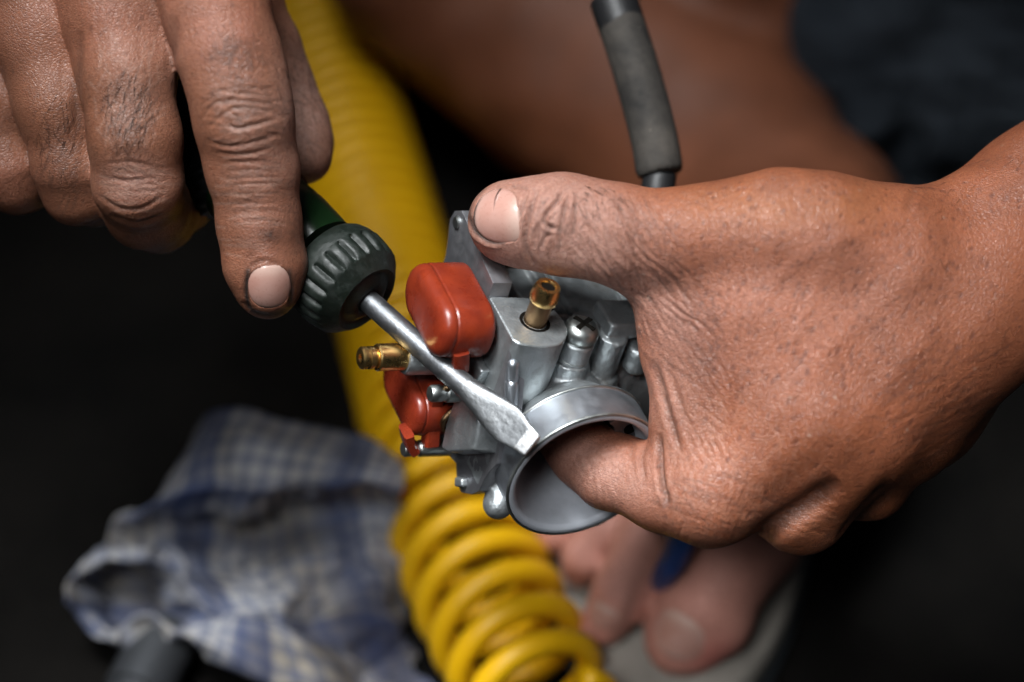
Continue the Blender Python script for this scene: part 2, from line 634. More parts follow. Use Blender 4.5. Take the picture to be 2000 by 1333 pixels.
def skin(name, rough=0.45, bump=0.5, sss=0.10):
    """colour comes from the 'skin' attribute (pigment, dust, dirt and painted shade at the toes), the finest grain from two small textures."""
    t = NT(name)
    v = t.coord()
    x = t.n.new('ShaderNodeAttribute'); x.attribute_name = 'skin'
    fine = t.noise(v, 900, 2, 0.6)
    e = t.voro(t.coord(scale=(1.0, 1.35, 1.35), rot=(0.2, 0.1, 0.6)), 950, 'DISTANCE_TO_EDGE')
    col = t.mix(t.ramp(fine, 0.3, 0.7, 0.0, 0.55), x.outputs['Color'], (0.5, 0.42, 0.4), 'MULTIPLY')
    h = t.math('MULTIPLY_ADD', t.ramp(e, 0.0, 0.18), 0.45, fine)
    nb = t.bump(h, bump, 0.00035)
    t.p.subsurface_method = 'RANDOM_WALK'
    rg = t.math('MULTIPLY_ADD', x.outputs['Alpha'], 0.22, t.ramp(fine, 0.25, 0.75, rough - 0.13, rough + 0.08))
    return t.out(Base_Color=col, Roughness=rg, Subsurface_Weight=sss,
                 Subsurface_Radius=(1.0, 0.42, 0.25), Subsurface_Scale=0.003, Specular_IOR_Level=0.5, Normal=nb)

def make_mats():
    MAT['skin_l'] = skin('skin tanned', 0.46, 0.6)
    MAT['skin_r'] = skin('skin dusty', 0.46, 0.55)
    MAT['skin_leg'] = skin('skin leg', 0.62, 0.3, 0.0)
    t = NT('body hair'); MAT['hair'] = t.out(Base_Color=(0.020, 0.012, 0.008), Roughness=0.5)

    t = NT('fingernail'); v = t.coord()
    c = t.mix(t.ramp(t.noise(v, 160, 3), 0.35, 0.65), (0.50, 0.285, 0.235), (0.46, 0.235, 0.185))
    d, r, g, _ = t.attr('tone')
    c = t.mix(r, c, (0.60, 0.45, 0.38)); c = t.mix(g, c, (0.07, 0.055, 0.05))
    MAT['nail'] = t.out(Base_Color=c, Roughness=t.ramp(t.noise(v, 900, 3), 0.3, 0.7, 0.24, 0.40), Subsurface_Weight=0.0, Subsurface_Radius=(1, .5, .35),
                        Subsurface_Scale=0.002, Specular_IOR_Level=0.45, Normal=t.bump(t.noise(v, 500, 3), 0.15, 0.0003))

    # metals -------------------------------------------------
    def metal(key, name, c0, c1, rough, rv=0.12, bumpd=0.00012, bstr=0.5, bs=1400, dirt=0.0, scr=0.0, met=1.0):
        t = NT(name); v = t.coord()
        n1 = t.noise(v, 120, 5, 0.6); n2 = t.noise(v, bs, 3, 0.6)
        c = t.mix(t.ramp(n1, 0.35, 0.65), c0, c1)
        metallic = met
        if dirt > 0:
            dm = t.math('MULTIPLY', t.ramp(t.noise(v, 70, 6, 0.65), 0.52, 0.68), dirt)
            c = t.mix(dm, c, (0.075, 0.068, 0.055))
            metallic = t.math('SUBTRACT', met, t.math('MULTIPLY', dm, 0.6 * met))
        if scr > 0:
            sv = t.coord(scale=(1.0, 9.0, 3.0), rot=(0.3, 0.6, 0.9))
            s = t.ramp(t.noise(sv, 300, 4, 0.7), 0.62, 0.70)
            c = t.mix(t.math('MULTIPLY', s, scr), c, tuple(min(1, k * 1.6) for k in c0))
        r = t.ramp(t.noise(v, 260, 4), 0.3, 0.7, rough - rv, rough + rv)
        MAT[key] = t.out(Base_Color=c, Metallic=metallic, Roughness=r, Normal=t.bump(n2, bstr, bumpd))
    metal('cast', 'cast zinc alloy', (0.47, 0.50, 0.515), (0.38, 0.41, 0.42), 0.46, 0.08, 0.00022, 0.65, 1300, 0.75, 0.15, 0.86)
    metal('flange', 'machined zinc alloy', (0.36, 0.36, 0.38), (0.29, 0.29, 0.31), 0.46, 0.08, 0.0001, 0.4, 1800, 0.35, 0.2, 0.88)
    metal('machined', 'turned alloy', (0.46, 0.49, 0.53), (0.38, 0.41, 0.45), 0.37, 0.07, 0.00006, 0.4, 2200, 0.15, 0.3, 0.9)
    metal('bell', 'dull bell mouth', (0.50, 0.53, 0.58), (0.42, 0.45, 0.50), 0.50, 0.08, 0.00008, 0.4, 1500, 0.2, 0.2, 0.15)
    metal('zinc', 'zinc plated steel', (0.56, 0.59, 0.58), (0.42, 0.45, 0.43), 0.38, 0.08, 0.00005, 0.4, 1800, 0.25)
    metal('brass', 'brass', (0.82, 0.55, 0.22), (0.68, 0.42, 0.15), 0.30, 0.08, 0.00006, 0.4, 1500, 0.0, 0.2)
    metal('brass_old', 'tarnished brass', (0.30, 0.19, 0.10), (0.20, 0.125, 0.07), 0.42, 0.08, 0.00008, 0.5, 1500, 0.3)
    metal('steel', 'worn driver steel', (0.25, 0.262, 0.275), (0.18, 0.188, 0.20), 0.50, 0.08, 0.00022, 0.6, 700, 0.3, 0.3)
    metal('blade', 'hammered blade steel', (0.29, 0.30, 0.31), (0.22, 0.23, 0.24), 0.46, 0.06, 0.00026, 0.8, 420, 0.0, 0.3)
    metal('blade_tip', 'ground blade tip', (0.74, 0.75, 0.76), (0.62, 0.63, 0.64), 0.42, 0.08, 0.0002, 0.7, 700, 0.0, 0.3)

    # red moulded floats
    t = NT('float plastic'); v = t.coord()
    c = t.mix(t.ramp(t.noise(v, 130, 5, 0.65), 0.32, 0.68), (0.255, 0.032, 0.011), (0.150, 0.017, 0.008))
    MAT['float'] = t.out(Base_Color=c, Roughness=t.ramp(t.noise(v, 200, 4), .3, .7, .22, .38), Specular_IOR_Level=0.5,
                         Normal=t.bump(t.noise(v, 300, 3), 0.12, 0.0003))
    # screwdriver handle
    t = NT('green acetate'); v = t.coord()
    c = t.mix(t.ramp(t.noise(v, 60, 4), 0.3, 0.7), (0.006, 0.022, 0.006), (0.004, 0.010, 0.004))
    MAT['green'] = t.out(Base_Color=c, Roughness=0.28, Transmission_Weight=0.0, Coat_Weight=0.1, Normal=t.bump(t.noise(v, 260, 4), 0.2, 0.0003))
    t = NT('dirty collar plastic'); v = t.coord()
    wear = t.ramp(t.noise(v, 140, 6, 0.7), 0.46, 0.62)
    c = t.mix(wear, (0.006, 0.010, 0.007), (0.020, 0.026, 0.022))
    MAT['collar'] = t.out(Base_Color=c, Roughness=t.ramp(t.noise(v, 330, 5), .3, .7, .40, .60), Specular_IOR_Level=0.45, Normal=t.bump(t.noise(v, 420, 5, .6), 0.5, 0.0005))
    t = NT('black grip'); v = t.coord()
    MAT['grip'] = t.out(Base_Color=(0.008, 0.008, 0.009), Roughness=0.42, Normal=t.bump(t.noise(v, 500, 4), 0.4, 0.0005))
    # rubber hose
    t = NT('dusty rubber'); v = t.coord()
    du = t.ramp(t.noise(v, 60, 7, 0.68), 0.34, 0.66)
    c = t.mix(t.math('MULTIPLY', du, 0.9), (0.018, 0.017, 0.016), (0.078, 0.068, 0.058))
    sp_ = t.ramp(t.voro(v, 300, 'F1'), 0.06, 0.09, 1.0, 0.0)
    c = t.mix(t.math('MULTIPLY', sp_, t.ramp(t.noise(v, 150, 1), .55, .6)), c, (0.3, 0.26, 0.21))
    MAT['rubber'] = t.out(Base_Color=c, Roughness=0.75, Specular_IOR_Level=0.3, Normal=t.bump(t.noise(v, 600, 5, .6), 0.5, 0.0005))
    t = NT('black rubber'); v = t.coord()
    MAT['black_rubber'] = t.out(Base_Color=(0.012, 0.012, 0.013), Roughness=0.5, Normal=t.bump(t.noise(v, 400, 4), 0.3, 0.0004))
    # yellow spring enamel
    t = NT('yellow enamel'); v = t.coord()
    c = t.mix(t.ramp(t.noise(v, 40, 5), 0.35, 0.7), (0.86, 0.48, 0.004), (0.74, 0.40, 0.004))
    c = t.mix(t.math('MULTIPLY', t.ramp(t.noise(v, 220, 5, .7), .6, .72), .4), c, (0.12, 0.075, 0.02))
    MAT['yellow'] = t.out(Base_Color=c, Roughness=0.42, Specular_IOR_Level=0.4, Normal=t.bump(t.noise(v, 300, 3), 0.15, 0.0004))
    # floor: oil-soaked concrete
    t = NT('oil soaked concrete'); v = t.coord()
    c = t.mix(t.ramp(t.noise(v, 9, 8, 0.65), 0.35, 0.7), (0.0040, 0.0038, 0.0036), (0.010, 0.0088, 0.0078))
    c = t.mix(t.math('MULTIPLY', t.ramp(t.voro(v, 160, 'F1'), 0.1, 0.2, 1, 0), 0.2), c, (0.02, 0.018, 0.016))
    MAT['floor'] = t.out(Base_Color=c, Roughness=0.95, Specular_IOR_Level=0.05, Normal=t.bump(t.noise(v, 160, 7, .65), 0.6, 0.002))
    # flip-flop
    t = NT('foam sole'); v = t.coord()
    c = t.mix(t.ramp(t.noise(v, 40, 6, .6), 0.35, 0.65), (0.30, 0.275, 0.24), (0.21, 0.19, 0.165))
    MAT['sole'] = t.out(Base_Color=c, Roughness=0.8, Normal=t.bump(t.noise(v, 300, 4), 0.4, 0.0006))
    t = NT('navy foam edge'); v = t.coord()
    MAT['sole_edge'] = t.out(Base_Color=t.mix(t.ramp(t.noise(v, 60, 5), .4, .6), (0.05, 0.055, 0.06), (0.035, 0.045, 0.055)), Roughness=0.8)
    t = NT('blue strap'); v = t.coord()
    MAT['strap'] = t.out(Base_Color=t.mix(t.ramp(t.noise(v, 60, 5), .4, .6), (0.012, 0.06, 0.24), (0.010, 0.045, 0.18)), Roughness=0.45)
    # shorts
    t = NT('dark denim'); v = t.coord()
    w1 = t.wave(v, 900, 0.5, 1, direction='X'); w2 = t.wave(v, 900, 0.5, 1, direction='Z')
    c = t.mix(t.ramp(t.noise(v, 14, 6, .6), 0.35, 0.7), (0.012, 0.016, 0.022), (0.034, 0.042, 0.052))
    MAT['denim'] = t.out(Base_Color=c, Roughness=0.9, Specular_IOR_Level=0.2, Normal=t.bump(t.math('ADD', w1, w2), 0.3, 0.0004))
    # checked rag
    t = NT('checked cotton')
    tc = t.n.new('ShaderNodeTexCoord'); sx = t.n.new('ShaderNodeSeparateXYZ'); t.link(tc.outputs['UV'], sx.inputs[0])
    U, W = sx.outputs[0], sx.outputs[1]
    def stripes(c, period, off, half):
        f = t.math('FRACT', t.math('ADD', t.math('DIVIDE', c, period), off))
        return t.ramp(t.math('ABSOLUTE', t.math('SUBTRACT', f, 0.5)), half, half + 0.03, 1.0, 0.0)
    white, blue, tan = (0.44, 0.435, 0.445), (0.022, 0.045, 0.140), (0.31, 0.27, 0.21)
    fine_u = stripes(U, 0.0064, 0.0, 0.20); fine_w = stripes(W, 0.0064, 0.3, 0.20)
    big_u = stripes(U, 0.050, -0.25, 0.10); big_w = stripes(W, 0.078, 0.026, 0.085)
    ov = t.coord()
    c = t.mix(t.ramp(t.noise(ov, 30, 4), .4, .7), white, tan)
    c = t.mix(t.math('MULTIPLY', fine_u, 0.42), c, (0.045, 0.075, 0.17)); c = t.mix(t.math('MULTIPLY', fine_w, 0.42), c, (0.045, 0.075, 0.17))
    c = t.mix(t.math('MULTIPLY', big_u, 0.58), c, blue); c = t.mix(t.math('MULTIPLY', big_w, 0.62), c, blue)
    c = t.mix(t.math('MULTIPLY', t.ramp(t.noise(ov, 26, 6, .65), .42, .70), 0.75), c, (0.035, 0.03, 0.028))
    MAT['rag'] = t.out(Base_Color=c, Roughness=0.95, Specular_IOR_Level=0.1, Normal=t.bump(t.noise(ov, 1500, 2), 0.4, 0.0004))
    t = NT('dark rod steel'); v = t.coord()
    MAT['rod'] = t.out(Base_Color=(0.10, 0.105, 0.115), Metallic=0.8, Roughness=0.5, Normal=t.bump(t.noise(v, 300, 4), 0.3, 0.0004))
    t = NT('black cavity shade'); MAT['hole_shade'] = t.out(Base_Color=(0.006, 0.005, 0.004), Roughness=1.0, Specular_IOR_Level=0.05)  # flat black stands for the shade inside holes and slots
make_mats()
# ------------------------------------------------------------------ setting
floor_v = [(-2.5, -1.0, 0), (2.5, -1.0, 0), (2.5, 3.5, 0), (-2.5, 3.5, 0)]
fo = mesh_obj('floor', floor_v, [(0, 1, 2, 3)], MAT['floor'], smooth=False, origin=(0, 0, 0))
tag(fo, 'near-black oil-soaked workshop floor under everything', 'floor', kind='structure')

# ------------------------------------------------------------------ the person: arms, leg, shorts
PX = 0.1476
person = empty('person', on_floor(1300, 700))
tag(person, 'squatting person in dark shorts, both bare hands working on the carburettor', 'person')

def nd(px, py, z, rpx):
    return (*cam_mm(px, py, z), rpx * PX)

def limb(s, nodes, k, kk=None, n=None, flat=1.0):
    return s.chain([nd(*q) for q in nodes], k, kk, n, flat)

def rand_strokes(cx, cy, rx, ry, ang, n, length, w, dep, seed, jit=12, curve=0.15):
    r = np.random.default_rng(seed)
    out = []
    for _ in range(n):
        a = r.uniform(0, 2 * math.pi); q = math.sqrt(r.uniform(0, 1))
        x, y = cx + rx * q * math.cos(a), cy + ry * q * math.sin(a)
        t = math.radians(ang + r.normal(0, jit)); L = length * r.uniform(0.5, 1.3)
        dx, dy = math.cos(t) * L / 2, math.sin(t) * L / 2
        b = r.normal(0, curve) * L / 2
        out.append(([(x - dx, y - dy), (x - dy / L * 2 * b * .5, y + dx / L * 2 * b * .5), (x + dx, y + dy)], w * r.uniform(0.8, 1.3), dep * r.uniform(0.5, 1.3), 0.45))
    return out

def lumpy(V, amp, scale, seed):
    """Smooth low-frequency swelling so that flesh is not perfectly round."""
    r = np.random.default_rng(seed)
    d = np.zeros(len(V))
    for i in range(14):
        k = r.normal(0, 1, 3); k = k / np.linalg.norm(k) * r.uniform(0.5, 1.6) * 2 * math.pi / scale
        d += np.sin(V @ k + r.uniform(0, 6.28))
    return d * amp / 4

def finish_flesh(name, V, F, mat, tone):
    o = mesh_obj(name, to_world(V), F, mat, parent=person)
    set_attr(o, 'skin', tone)
    return o

def nail(V, N, cx, cy, ang, hl, hw, lift=0.28, face=0.2, px_mm=PX, square=2.6, tipdark=0.9, basecut=0.0, dent=0.9):
    """Nail plate fitted to the flesh around (cx,cy) px; ang: direction of the finger tip in the picture plane (deg, y down).
    Returns the flesh with the nail bed pressed in, and the plate."""
    px, py = proj(V)
    R = max(hl, hw) * 1.15
    m = (np.hypot(px - cx, py - cy) < R) & (N[:, 2] > face)
    Q, NQ = V[m], N[m]
    near = np.hypot(px[m] - cx, py[m] - cy) < R * 0.45
    c = Q[near].mean(0); nr = unit(NQ[near].mean(0))
    t = math.radians(ang)
    a = np.array([math.cos(t), -math.sin(t), 0.0]); a = unit(a - nr * (a @ nr))
    w = np.cross(nr, a)
    q = Q - c
    X, Y, Z = q @ a, q @ w, q @ nr
    A = np.stack([np.ones_like(X), X, Y, X * X, X * Y, Y * Y], 1)
    co = np.linalg.lstsq(A, Z, rcond=None)[0]
    L, W = hl * px_mm, hw * px_mm
    nr_, ns_ = 9, 40
    P, tone, F = [], [], []
    for i in range(nr_ + 1):
        r = (i / nr_) ** 0.8
        for k in range(ns_):
            th = 2 * math.pi * k / ns_
            cx_, sy_ = math.cos(th), math.sin(th)
            g = (abs(cx_) ** square + abs(sy_) ** square) ** (-1 / square)
            x, y = r * g * cx_ * L, r * g * sy_ * W
            if x > 0: y *= 1 - 0.10 * (x / L) ** 2
            x += basecut * (y / W) * (1 if x < 0 else 0.2) * L
            zz = co @ np.array([1, x, y, x * x, x * y, y * y])
            edge = r ** 6
            zz += lift * (1 - 0.9 * edge) - 0.045 * y * y / max(W, 1) + 0.10 * (x / L) * (x > 0)
            P.append(c + a * x + w * y + nr * zz)
            tip = max(0.0, (x / L - 0.80) / 0.2)
            lun = math.exp(-(((x + 0.9 * L) / (0.35 * L)) ** 2))
            tone.append((0, 0.55 * lun + 0.5 * max(0, (x / L - 0.45)), tipdark * min(1, tip * 1.6) * (x / L > 0.84) + (0.55 if x > 0.35 * L else 0.25) * (r > 0.93), 0))
    for i in range(nr_):
        for k in range(ns_):
            k2 = (k + 1) % ns_
            F.append((i * ns_ + k, i * ns_ + k2, (i + 1) * ns_ + k2, (i + 1) * ns_ + k))
    n0 = len(P)
    # a rim turned down into the flesh gives the plate its thickness
    for k in range(ns_):
        P.append(P[nr_ * ns_ + k] - nr * 1.2); tone.append((0, 0, 0.9, 0))
    for k in range(ns_):
        k2 = (k + 1) % ns_
        F.append((nr_ * ns_ + k, nr_ * ns_ + k2, n0 + k2, n0 + k))
    Xa, Ya = (V - c) @ a, (V - c) @ w
    xs = Xa - np.where(Xa < 0, 1.0, 0.2) * basecut * np.clip(Ya / W, -1, 1) * L
    rr = (np.abs(xs / (0.97 * L)) ** square + np.abs(Ya / (0.97 * W)) ** square) ** (1 / square)
    press = np.clip((1.0 - rr) / 0.10, 0, 1) * (N @ nr > 0.15) * (np.abs((V - c) @ nr) < 8)
    V = V - nr * (dent * press)[:, None]
    return V, (np.array(P), F, np.array(tone))

def add_nail(name, parent, plate, mat='nail'):
    P, F, tone = plate
    o = mesh_obj(name, to_world(P), F, MAT[mat], parent=parent)
    set_attr(o, 'tone', tone)
    return o

# ---- left arm (right side of the picture): thumb on top, index finger in the throat
def left_arm():
    s = Sdf()
    ZN = (0.0, 0.15, 1.0)
    limb(s, [(2330, 270, -20, 215), (2080, 430, -8, 196), (1890, 565, 2, 186)], 10, n=ZN, flat=0.80)
    limb(s, [(1890, 560, 2, 182), (1740, 650, 4, 190), (1600, 740, 8, 170)], 14, 14, n=ZN, flat=0.72)
    limb(s, [(1830, 600, 6, 120), (1600, 790, 16, 105), (1392, 965, 14, 93)], 14, 12)
    limb(s, [(1850, 640, 0, 115), (1690, 830, 10, 100), (1562, 985, 2, 96)], 14, 12)
    limb(s, [(1860, 680, -6, 100), (1770, 820, -2, 92), (1698, 930, -13, 84)], 12, 12)
    limb(s, [(1870, 700, -12, 90), (1820, 800, -16, 76), (1782, 868, -26, 68)], 12, 12)
    # thumb
    limb(s, [(1730, 505, 10, 138), (1600, 470, 17, 122), (1510, 458, 19, 110), (1420, 462, 18, 93), (1330, 466, 17, 87), (1200, 456, 16, 91)], 12, 7)
    limb(s, [(1200, 456, 16, 91), (1120, 440, 15, 88), (1075, 436, 14, 87), (1020, 434, 11, 81), (987, 430, 9, 73)], 5, 5, n=(0, 0, 1), flat=0.92)
    # web and the muscle between thumb and index finger
    limb(s, [(1300, 530, 10, 85), (1372, 640, 7, 112), (1388, 720, 6, 110), (1384, 830, 9, 102), (1385, 930, 12, 95)], 10, 8, n=(0.2, 0, 1), flat=0.72)
    limb(s, [(1650, 590, 8, 160), (1480, 700, 12, 140)], 18, n=(0, 0, 1), flat=0.80)
    s.ball(cam_mm(1500, 640, 12), (150 * PX, 110 * PX, 17), 14, axes=[(0.75, -0.66, 0), (0.66, 0.75, 0), (0, 0, 1)])
    # heel of the thumb on the far side
    limb(s, [(1640, 560, -14, 120), (1440, 560, -14, 95)], 16)
    limb(s, [(1780, 720, -20, 110), (1560, 850, -22, 95)], 16)
    # fingers: index into the throat, the others folded behind
    limb(s, [(1385, 972, 13, 90), (1300, 960, 8, 77), (1195, 921, 0, 70), (1140, 888, -6, 64), (1085, 810, -22, 58), (1058, 750, -40, 50)], 6, 4)
    limb(s, [(1562, 985, 2, 84), (1470, 930, -38, 72), (1350, 860, -58, 64), (1345, 790, -72, 54)], 5, 4)
    limb(s, [(1698, 930, -13, 78), (1580, 890, -48, 68), (1440, 810, -70, 60), (1420, 740, -78, 50)], 5, 4)
    limb(s, [(1782, 868, -26, 64), (1670, 830, -56, 56), (1550, 770, -74, 50), (1520, 720, -80, 42)], 5, 4)
    hi = np.array([240.0, 90.0, 70.0]); lo = np.array([-20.0, -70.0, -105.0])
    V, F = s.mesh(0.92, lo, hi, smooth=2, subdiv=1)
    N = vnormals(V, F)
    V = V + N * lumpy(V, 0.55, 28, 3)[:, None]
    st = [
        ([(1104, 372), (1084, 399), (1064, 424), (1069, 441), (1092, 449)], 4.2, 0.8, 0.5),
        ([(1112, 378), (1103, 410), (1096, 440), (1094, 465), (1098, 492)], 4.2, 0.5, 0.5),
        ([(1130, 376), (1124, 410), (1122, 440), (1120, 472)], 4.5, 0.42, 0.5),
        ([(1150, 372), (1146, 400), (1150, 430)], 5, 0.3),
        ([(1052, 363), (1040, 400), (1030, 440), (1026, 470), (1032, 500), (1045, 522)], 5, 0.75, 0.5),
        ([(1075, 455), (1062, 470), (1056, 490)], 4, 0.35),
        ([(1066, 430), (1052, 446), (1048, 470)], 4, 0.3),
        # nail folds
        ([(1000, 362), (1034, 368)], 5, 0.5), ([(1034, 370), (1018, 410), (1000, 450), (984, 474)], 4.5, 0.7, 0.5),
        ([(984, 474), (955, 470), (930, 452), (919, 425)], 5, 0.8, 0.5),
        # web
        ([(1276, 700), (1296, 770), (1312, 830), (1332, 885)], 7, 0.9), ([(1300, 700), (1322, 770), (1345, 830)], 7, 0.35),
        ([(1287, 845), (1289, 900), (1294, 950), (1306, 990)], 6, 1.5, 0.2),
        ([(1262, 862), (1254, 900), (1262, 945)], 5, 0.5), ([(1240, 860), (1228, 900)], 5, 0.3),
        # knuckle valleys
        ([(1470, 1062), (1520, 1022), (1575, 985), (1640, 940)], 18, 2.6, 0.2), ([(1640, 1062), (1690, 1005), (1745, 940)], 16, 1.6, 0.2),
        # tendons and veins stand proud
        ([(1850, 500), (1690, 610), (1540, 770), (1420, 910)], 26, -0.35, 0.0), ([(1870, 590), (1740, 740), (1610, 930)], 24, -0.35, 0.0), ([(1760, 430), (1640, 470), (1500, 560), (1440, 680)], 16, -0.22, 0.0), ([(1640, 470), (1560, 640), (1530, 760)], 14, -0.18, 0.0),
        ([(1372, 372), (1378, 392), (1390, 412)], 7, 0.22), ([(1630, 352), (1640, 372), (1660, 390)], 7, 0.15), ([(1790, 366), (1778, 392), (1772, 420)], 9, 0.25),
    ]
    st += rand_strokes(1215, 470, 95, 80, 62, 46, 85, 3.2, 0.13, 5)
    st += rand_strokes(1290, 590, 80, 80, 52, 40, 90, 3.2, 0.12, 6)
    st += rand_strokes(1360, 800, 70, 130, 62, 40, 80, 3.2, 0.11, 7)
    st += rand_strokes(1400, 980, 110, 70, 20, 40, 80, 3.2, 0.045, 8)
    st += rand_strokes(1400, 980, 110, 70, 105, 34, 80, 3.2, 0.04, 9)
    st += rand_strokes(1570, 1020, 90, 50, 12, 26, 90, 3.4, 0.06, 10)
    st += rand_strokes(1800, 800, 130, 90, -28, 44, 110, 3.4, 0.035, 12)
    st += rand_strokes(1480, 420, 120, 50, 80, 30, 60, 4, 0.08, 13)
    st += rand_strokes(1600, 650, 260, 160, 75, 110, 46, 3.2, 0.04, 14, jit=25)
    st += rand_strokes(1190, 930, 70, 50, 70, 18, 60, 3.5, 0.12, 15)
    V, disp = carve(V, N, st)
    N = vnormals(V, F)
    px, py = proj(V)
    n1, n2, n3 = vnoise(V, 14, 1, 2), vnoise(V, 5, 2, 2), vnoise(V, 1.5, 3, 2, 0.6)
    base = np.array((0.312, 0.110, 0.056))
    col = base[None, :] * (0.78 + 0.44 * n1)[:, None] * (0.86 + 0.28 * n2)[:, None]
    ruddy = 0.9 * blob(px, py, 1520, 590, 260, 170) + 0.6 * blob(px, py, 1420, 960, 150, 80) + 0.5 * blob(px, py, 1580, 1060, 80, 40)
    col = mixc(col, ruddy * (0.35 + 0.65 * n2), (0.43, 0.165, 0.098))
    col = mixc(col, 0.5 * blob(px, py, 1520, 400, 190, 50) * n1 * 1.6, (0.44, 0.18, 0.060))          # tanned thumb base
    col = mixc(col, 0.55 * blob(px, py, 1345, 640, 120, 60, 55) + 0.35 * blob(px, py, 1360, 800, 70, 120, 20), (0.20, 0.085, 0.062))   # dull bruise-coloured web
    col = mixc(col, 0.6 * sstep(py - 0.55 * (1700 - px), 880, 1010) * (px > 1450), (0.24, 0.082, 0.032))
    pores = scatter_flecks(V, 2.1, 0.6, 1.0, 41, (0.45, 0.9, 0), 1.7, where=(N[:, 2] > 0) * (0.2 + 0.8 * blob(px, py, 1560, 600, 330, 210, 0, 1.5)))
    col = mixc(col, pores * 0.72, (0.135, 0.045, 0.030)); V = V - N * (pores * 0.10)[:, None]
    dust = 0.95 * blob(px, py, 1035, 440, 200, 140, 0, 1.6) + 0.55 * blob(px, py, 1230, 560, 130, 80, 35) + 0.40 * blob(px, py, 1300, 760, 50, 150) \
        + 0.85 * blob(px, py, 1165, 920, 150, 65, 25) + 0.18 * blob(px, py, 1600, 560, 330, 150)
    dust = np.clip(dust, 0, 1)
    col = mixc(col, dust * (0.5 + 0.6 * n3) , (0.51, 0.315, 0.275))
    dry = rand_strokes(1400, 970, 120, 85, 18, 80, 60, 2.0, 1, 51, jit=10) + rand_strokes(1400, 970, 120, 85, 104, 80, 60, 2.0, 1, 52, jit=10) \
        + rand_strokes(1350, 790, 70, 130, 62, 60, 80, 2.2, 1, 53) + rand_strokes(1350, 790, 80, 130, 130, 34, 60, 2.2, 1, 54) + rand_strokes(1560, 1040, 90, 45, 12, 44, 110, 2.4, 1, 55) \
        + rand_strokes(1520, 860, 160, 110, 28, 60, 44, 1.9, 1, 56) + rand_strokes(1520, 860, 160, 110, 112, 60, 44, 1.9, 1, 57) + rand_strokes(1190, 470, 110, 80, 62, 60, 60, 2.2, 1, 58) \
        + rand_strokes(1840, 780, 120, 120, -28, 40, 60, 1.9, 1, 59)
    lines = line_mask(V, N, dry)
    col = mixc(col, lines * (0.08 + 0.30 * n2) * (0.35 + 0.65 * blob(px, py, 1400, 930, 190, 160, 0, 1.4)), (0.53, 0.33, 0.26))
    dark = rand_strokes(1230, 500, 110, 110, 60, 60, 70, 2.4, 1, 61) + rand_strokes(1330, 640, 90, 110, 52, 50, 70, 2.4, 1, 62) + rand_strokes(1090, 440, 50, 70, 95, 26, 40, 2.4, 1, 63, jit=30) \
        + rand_strokes(1420, 990, 130, 60, 15, 40, 80, 2.4, 1, 64) + rand_strokes(1850, 780, 130, 120, -30, 50, 110, 2.4, 1, 65)
    col = mixc(col, line_mask(V, N, dark) * 0.45, (0.13, 0.055, 0.040))
    grime = np.clip(-disp * 0.6, 0, 0.6) * (0.6 + 0.4 * n3) + 0.45 * blob(px, py, 1078, 447, 24, 10, 20) * n3 * 1.4 + 0.55 * blob(px, py, 1380, 1062, 80, 9) * n3 * 1.5
    grime += 0.75 * np.exp(-((seg_dist(px, py, smooth2([(984, 474), (970, 475), (955, 471), (930, 453), (917, 420), (922, 390), (945, 366)]))[0]) / 5.0) ** 2)
    grime += 0.4 * scatter_flecks(V, 3.0, 0.4, 0.8, 43, where=0.4 * (N[:, 2] > 0) * (px < 1450))
    col = mixc(col, grime, (0.048, 0.034, 0.030))
    speck = scatter_flecks(V, 4.0, 0.35, 0.65, 44, where=0.25 * (N[:, 2] > 0))
    col = mixc(col, speck * 0.6, (0.60, 0.52, 0.46))
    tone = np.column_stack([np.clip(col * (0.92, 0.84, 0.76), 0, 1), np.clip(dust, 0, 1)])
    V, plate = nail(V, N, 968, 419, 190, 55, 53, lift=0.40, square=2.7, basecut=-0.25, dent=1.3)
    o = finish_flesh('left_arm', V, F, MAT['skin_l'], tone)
    add_nail('fingernail', o, plate)
    fr = (N[:, 2] > 0.1)
    hp1 = hair_strands(V, N, fr & (blob(px, py, 1160, 395, 60, 35) > 0.4), 60, 1, 4.0, (0.5, -0.8, 0.2))
    hp2 = hair_strands(V, N, fr & (px > 1650) & (py < 650), 110, 2, 6.0, (-0.6, -0.7, 0.1), 0.05)
    P, Fh = join_vf(hp1, hp2)
    tag(mesh_obj('arm_hair', to_world(P), Fh, MAT['hair'], parent=o), kind='stuff')
    return o

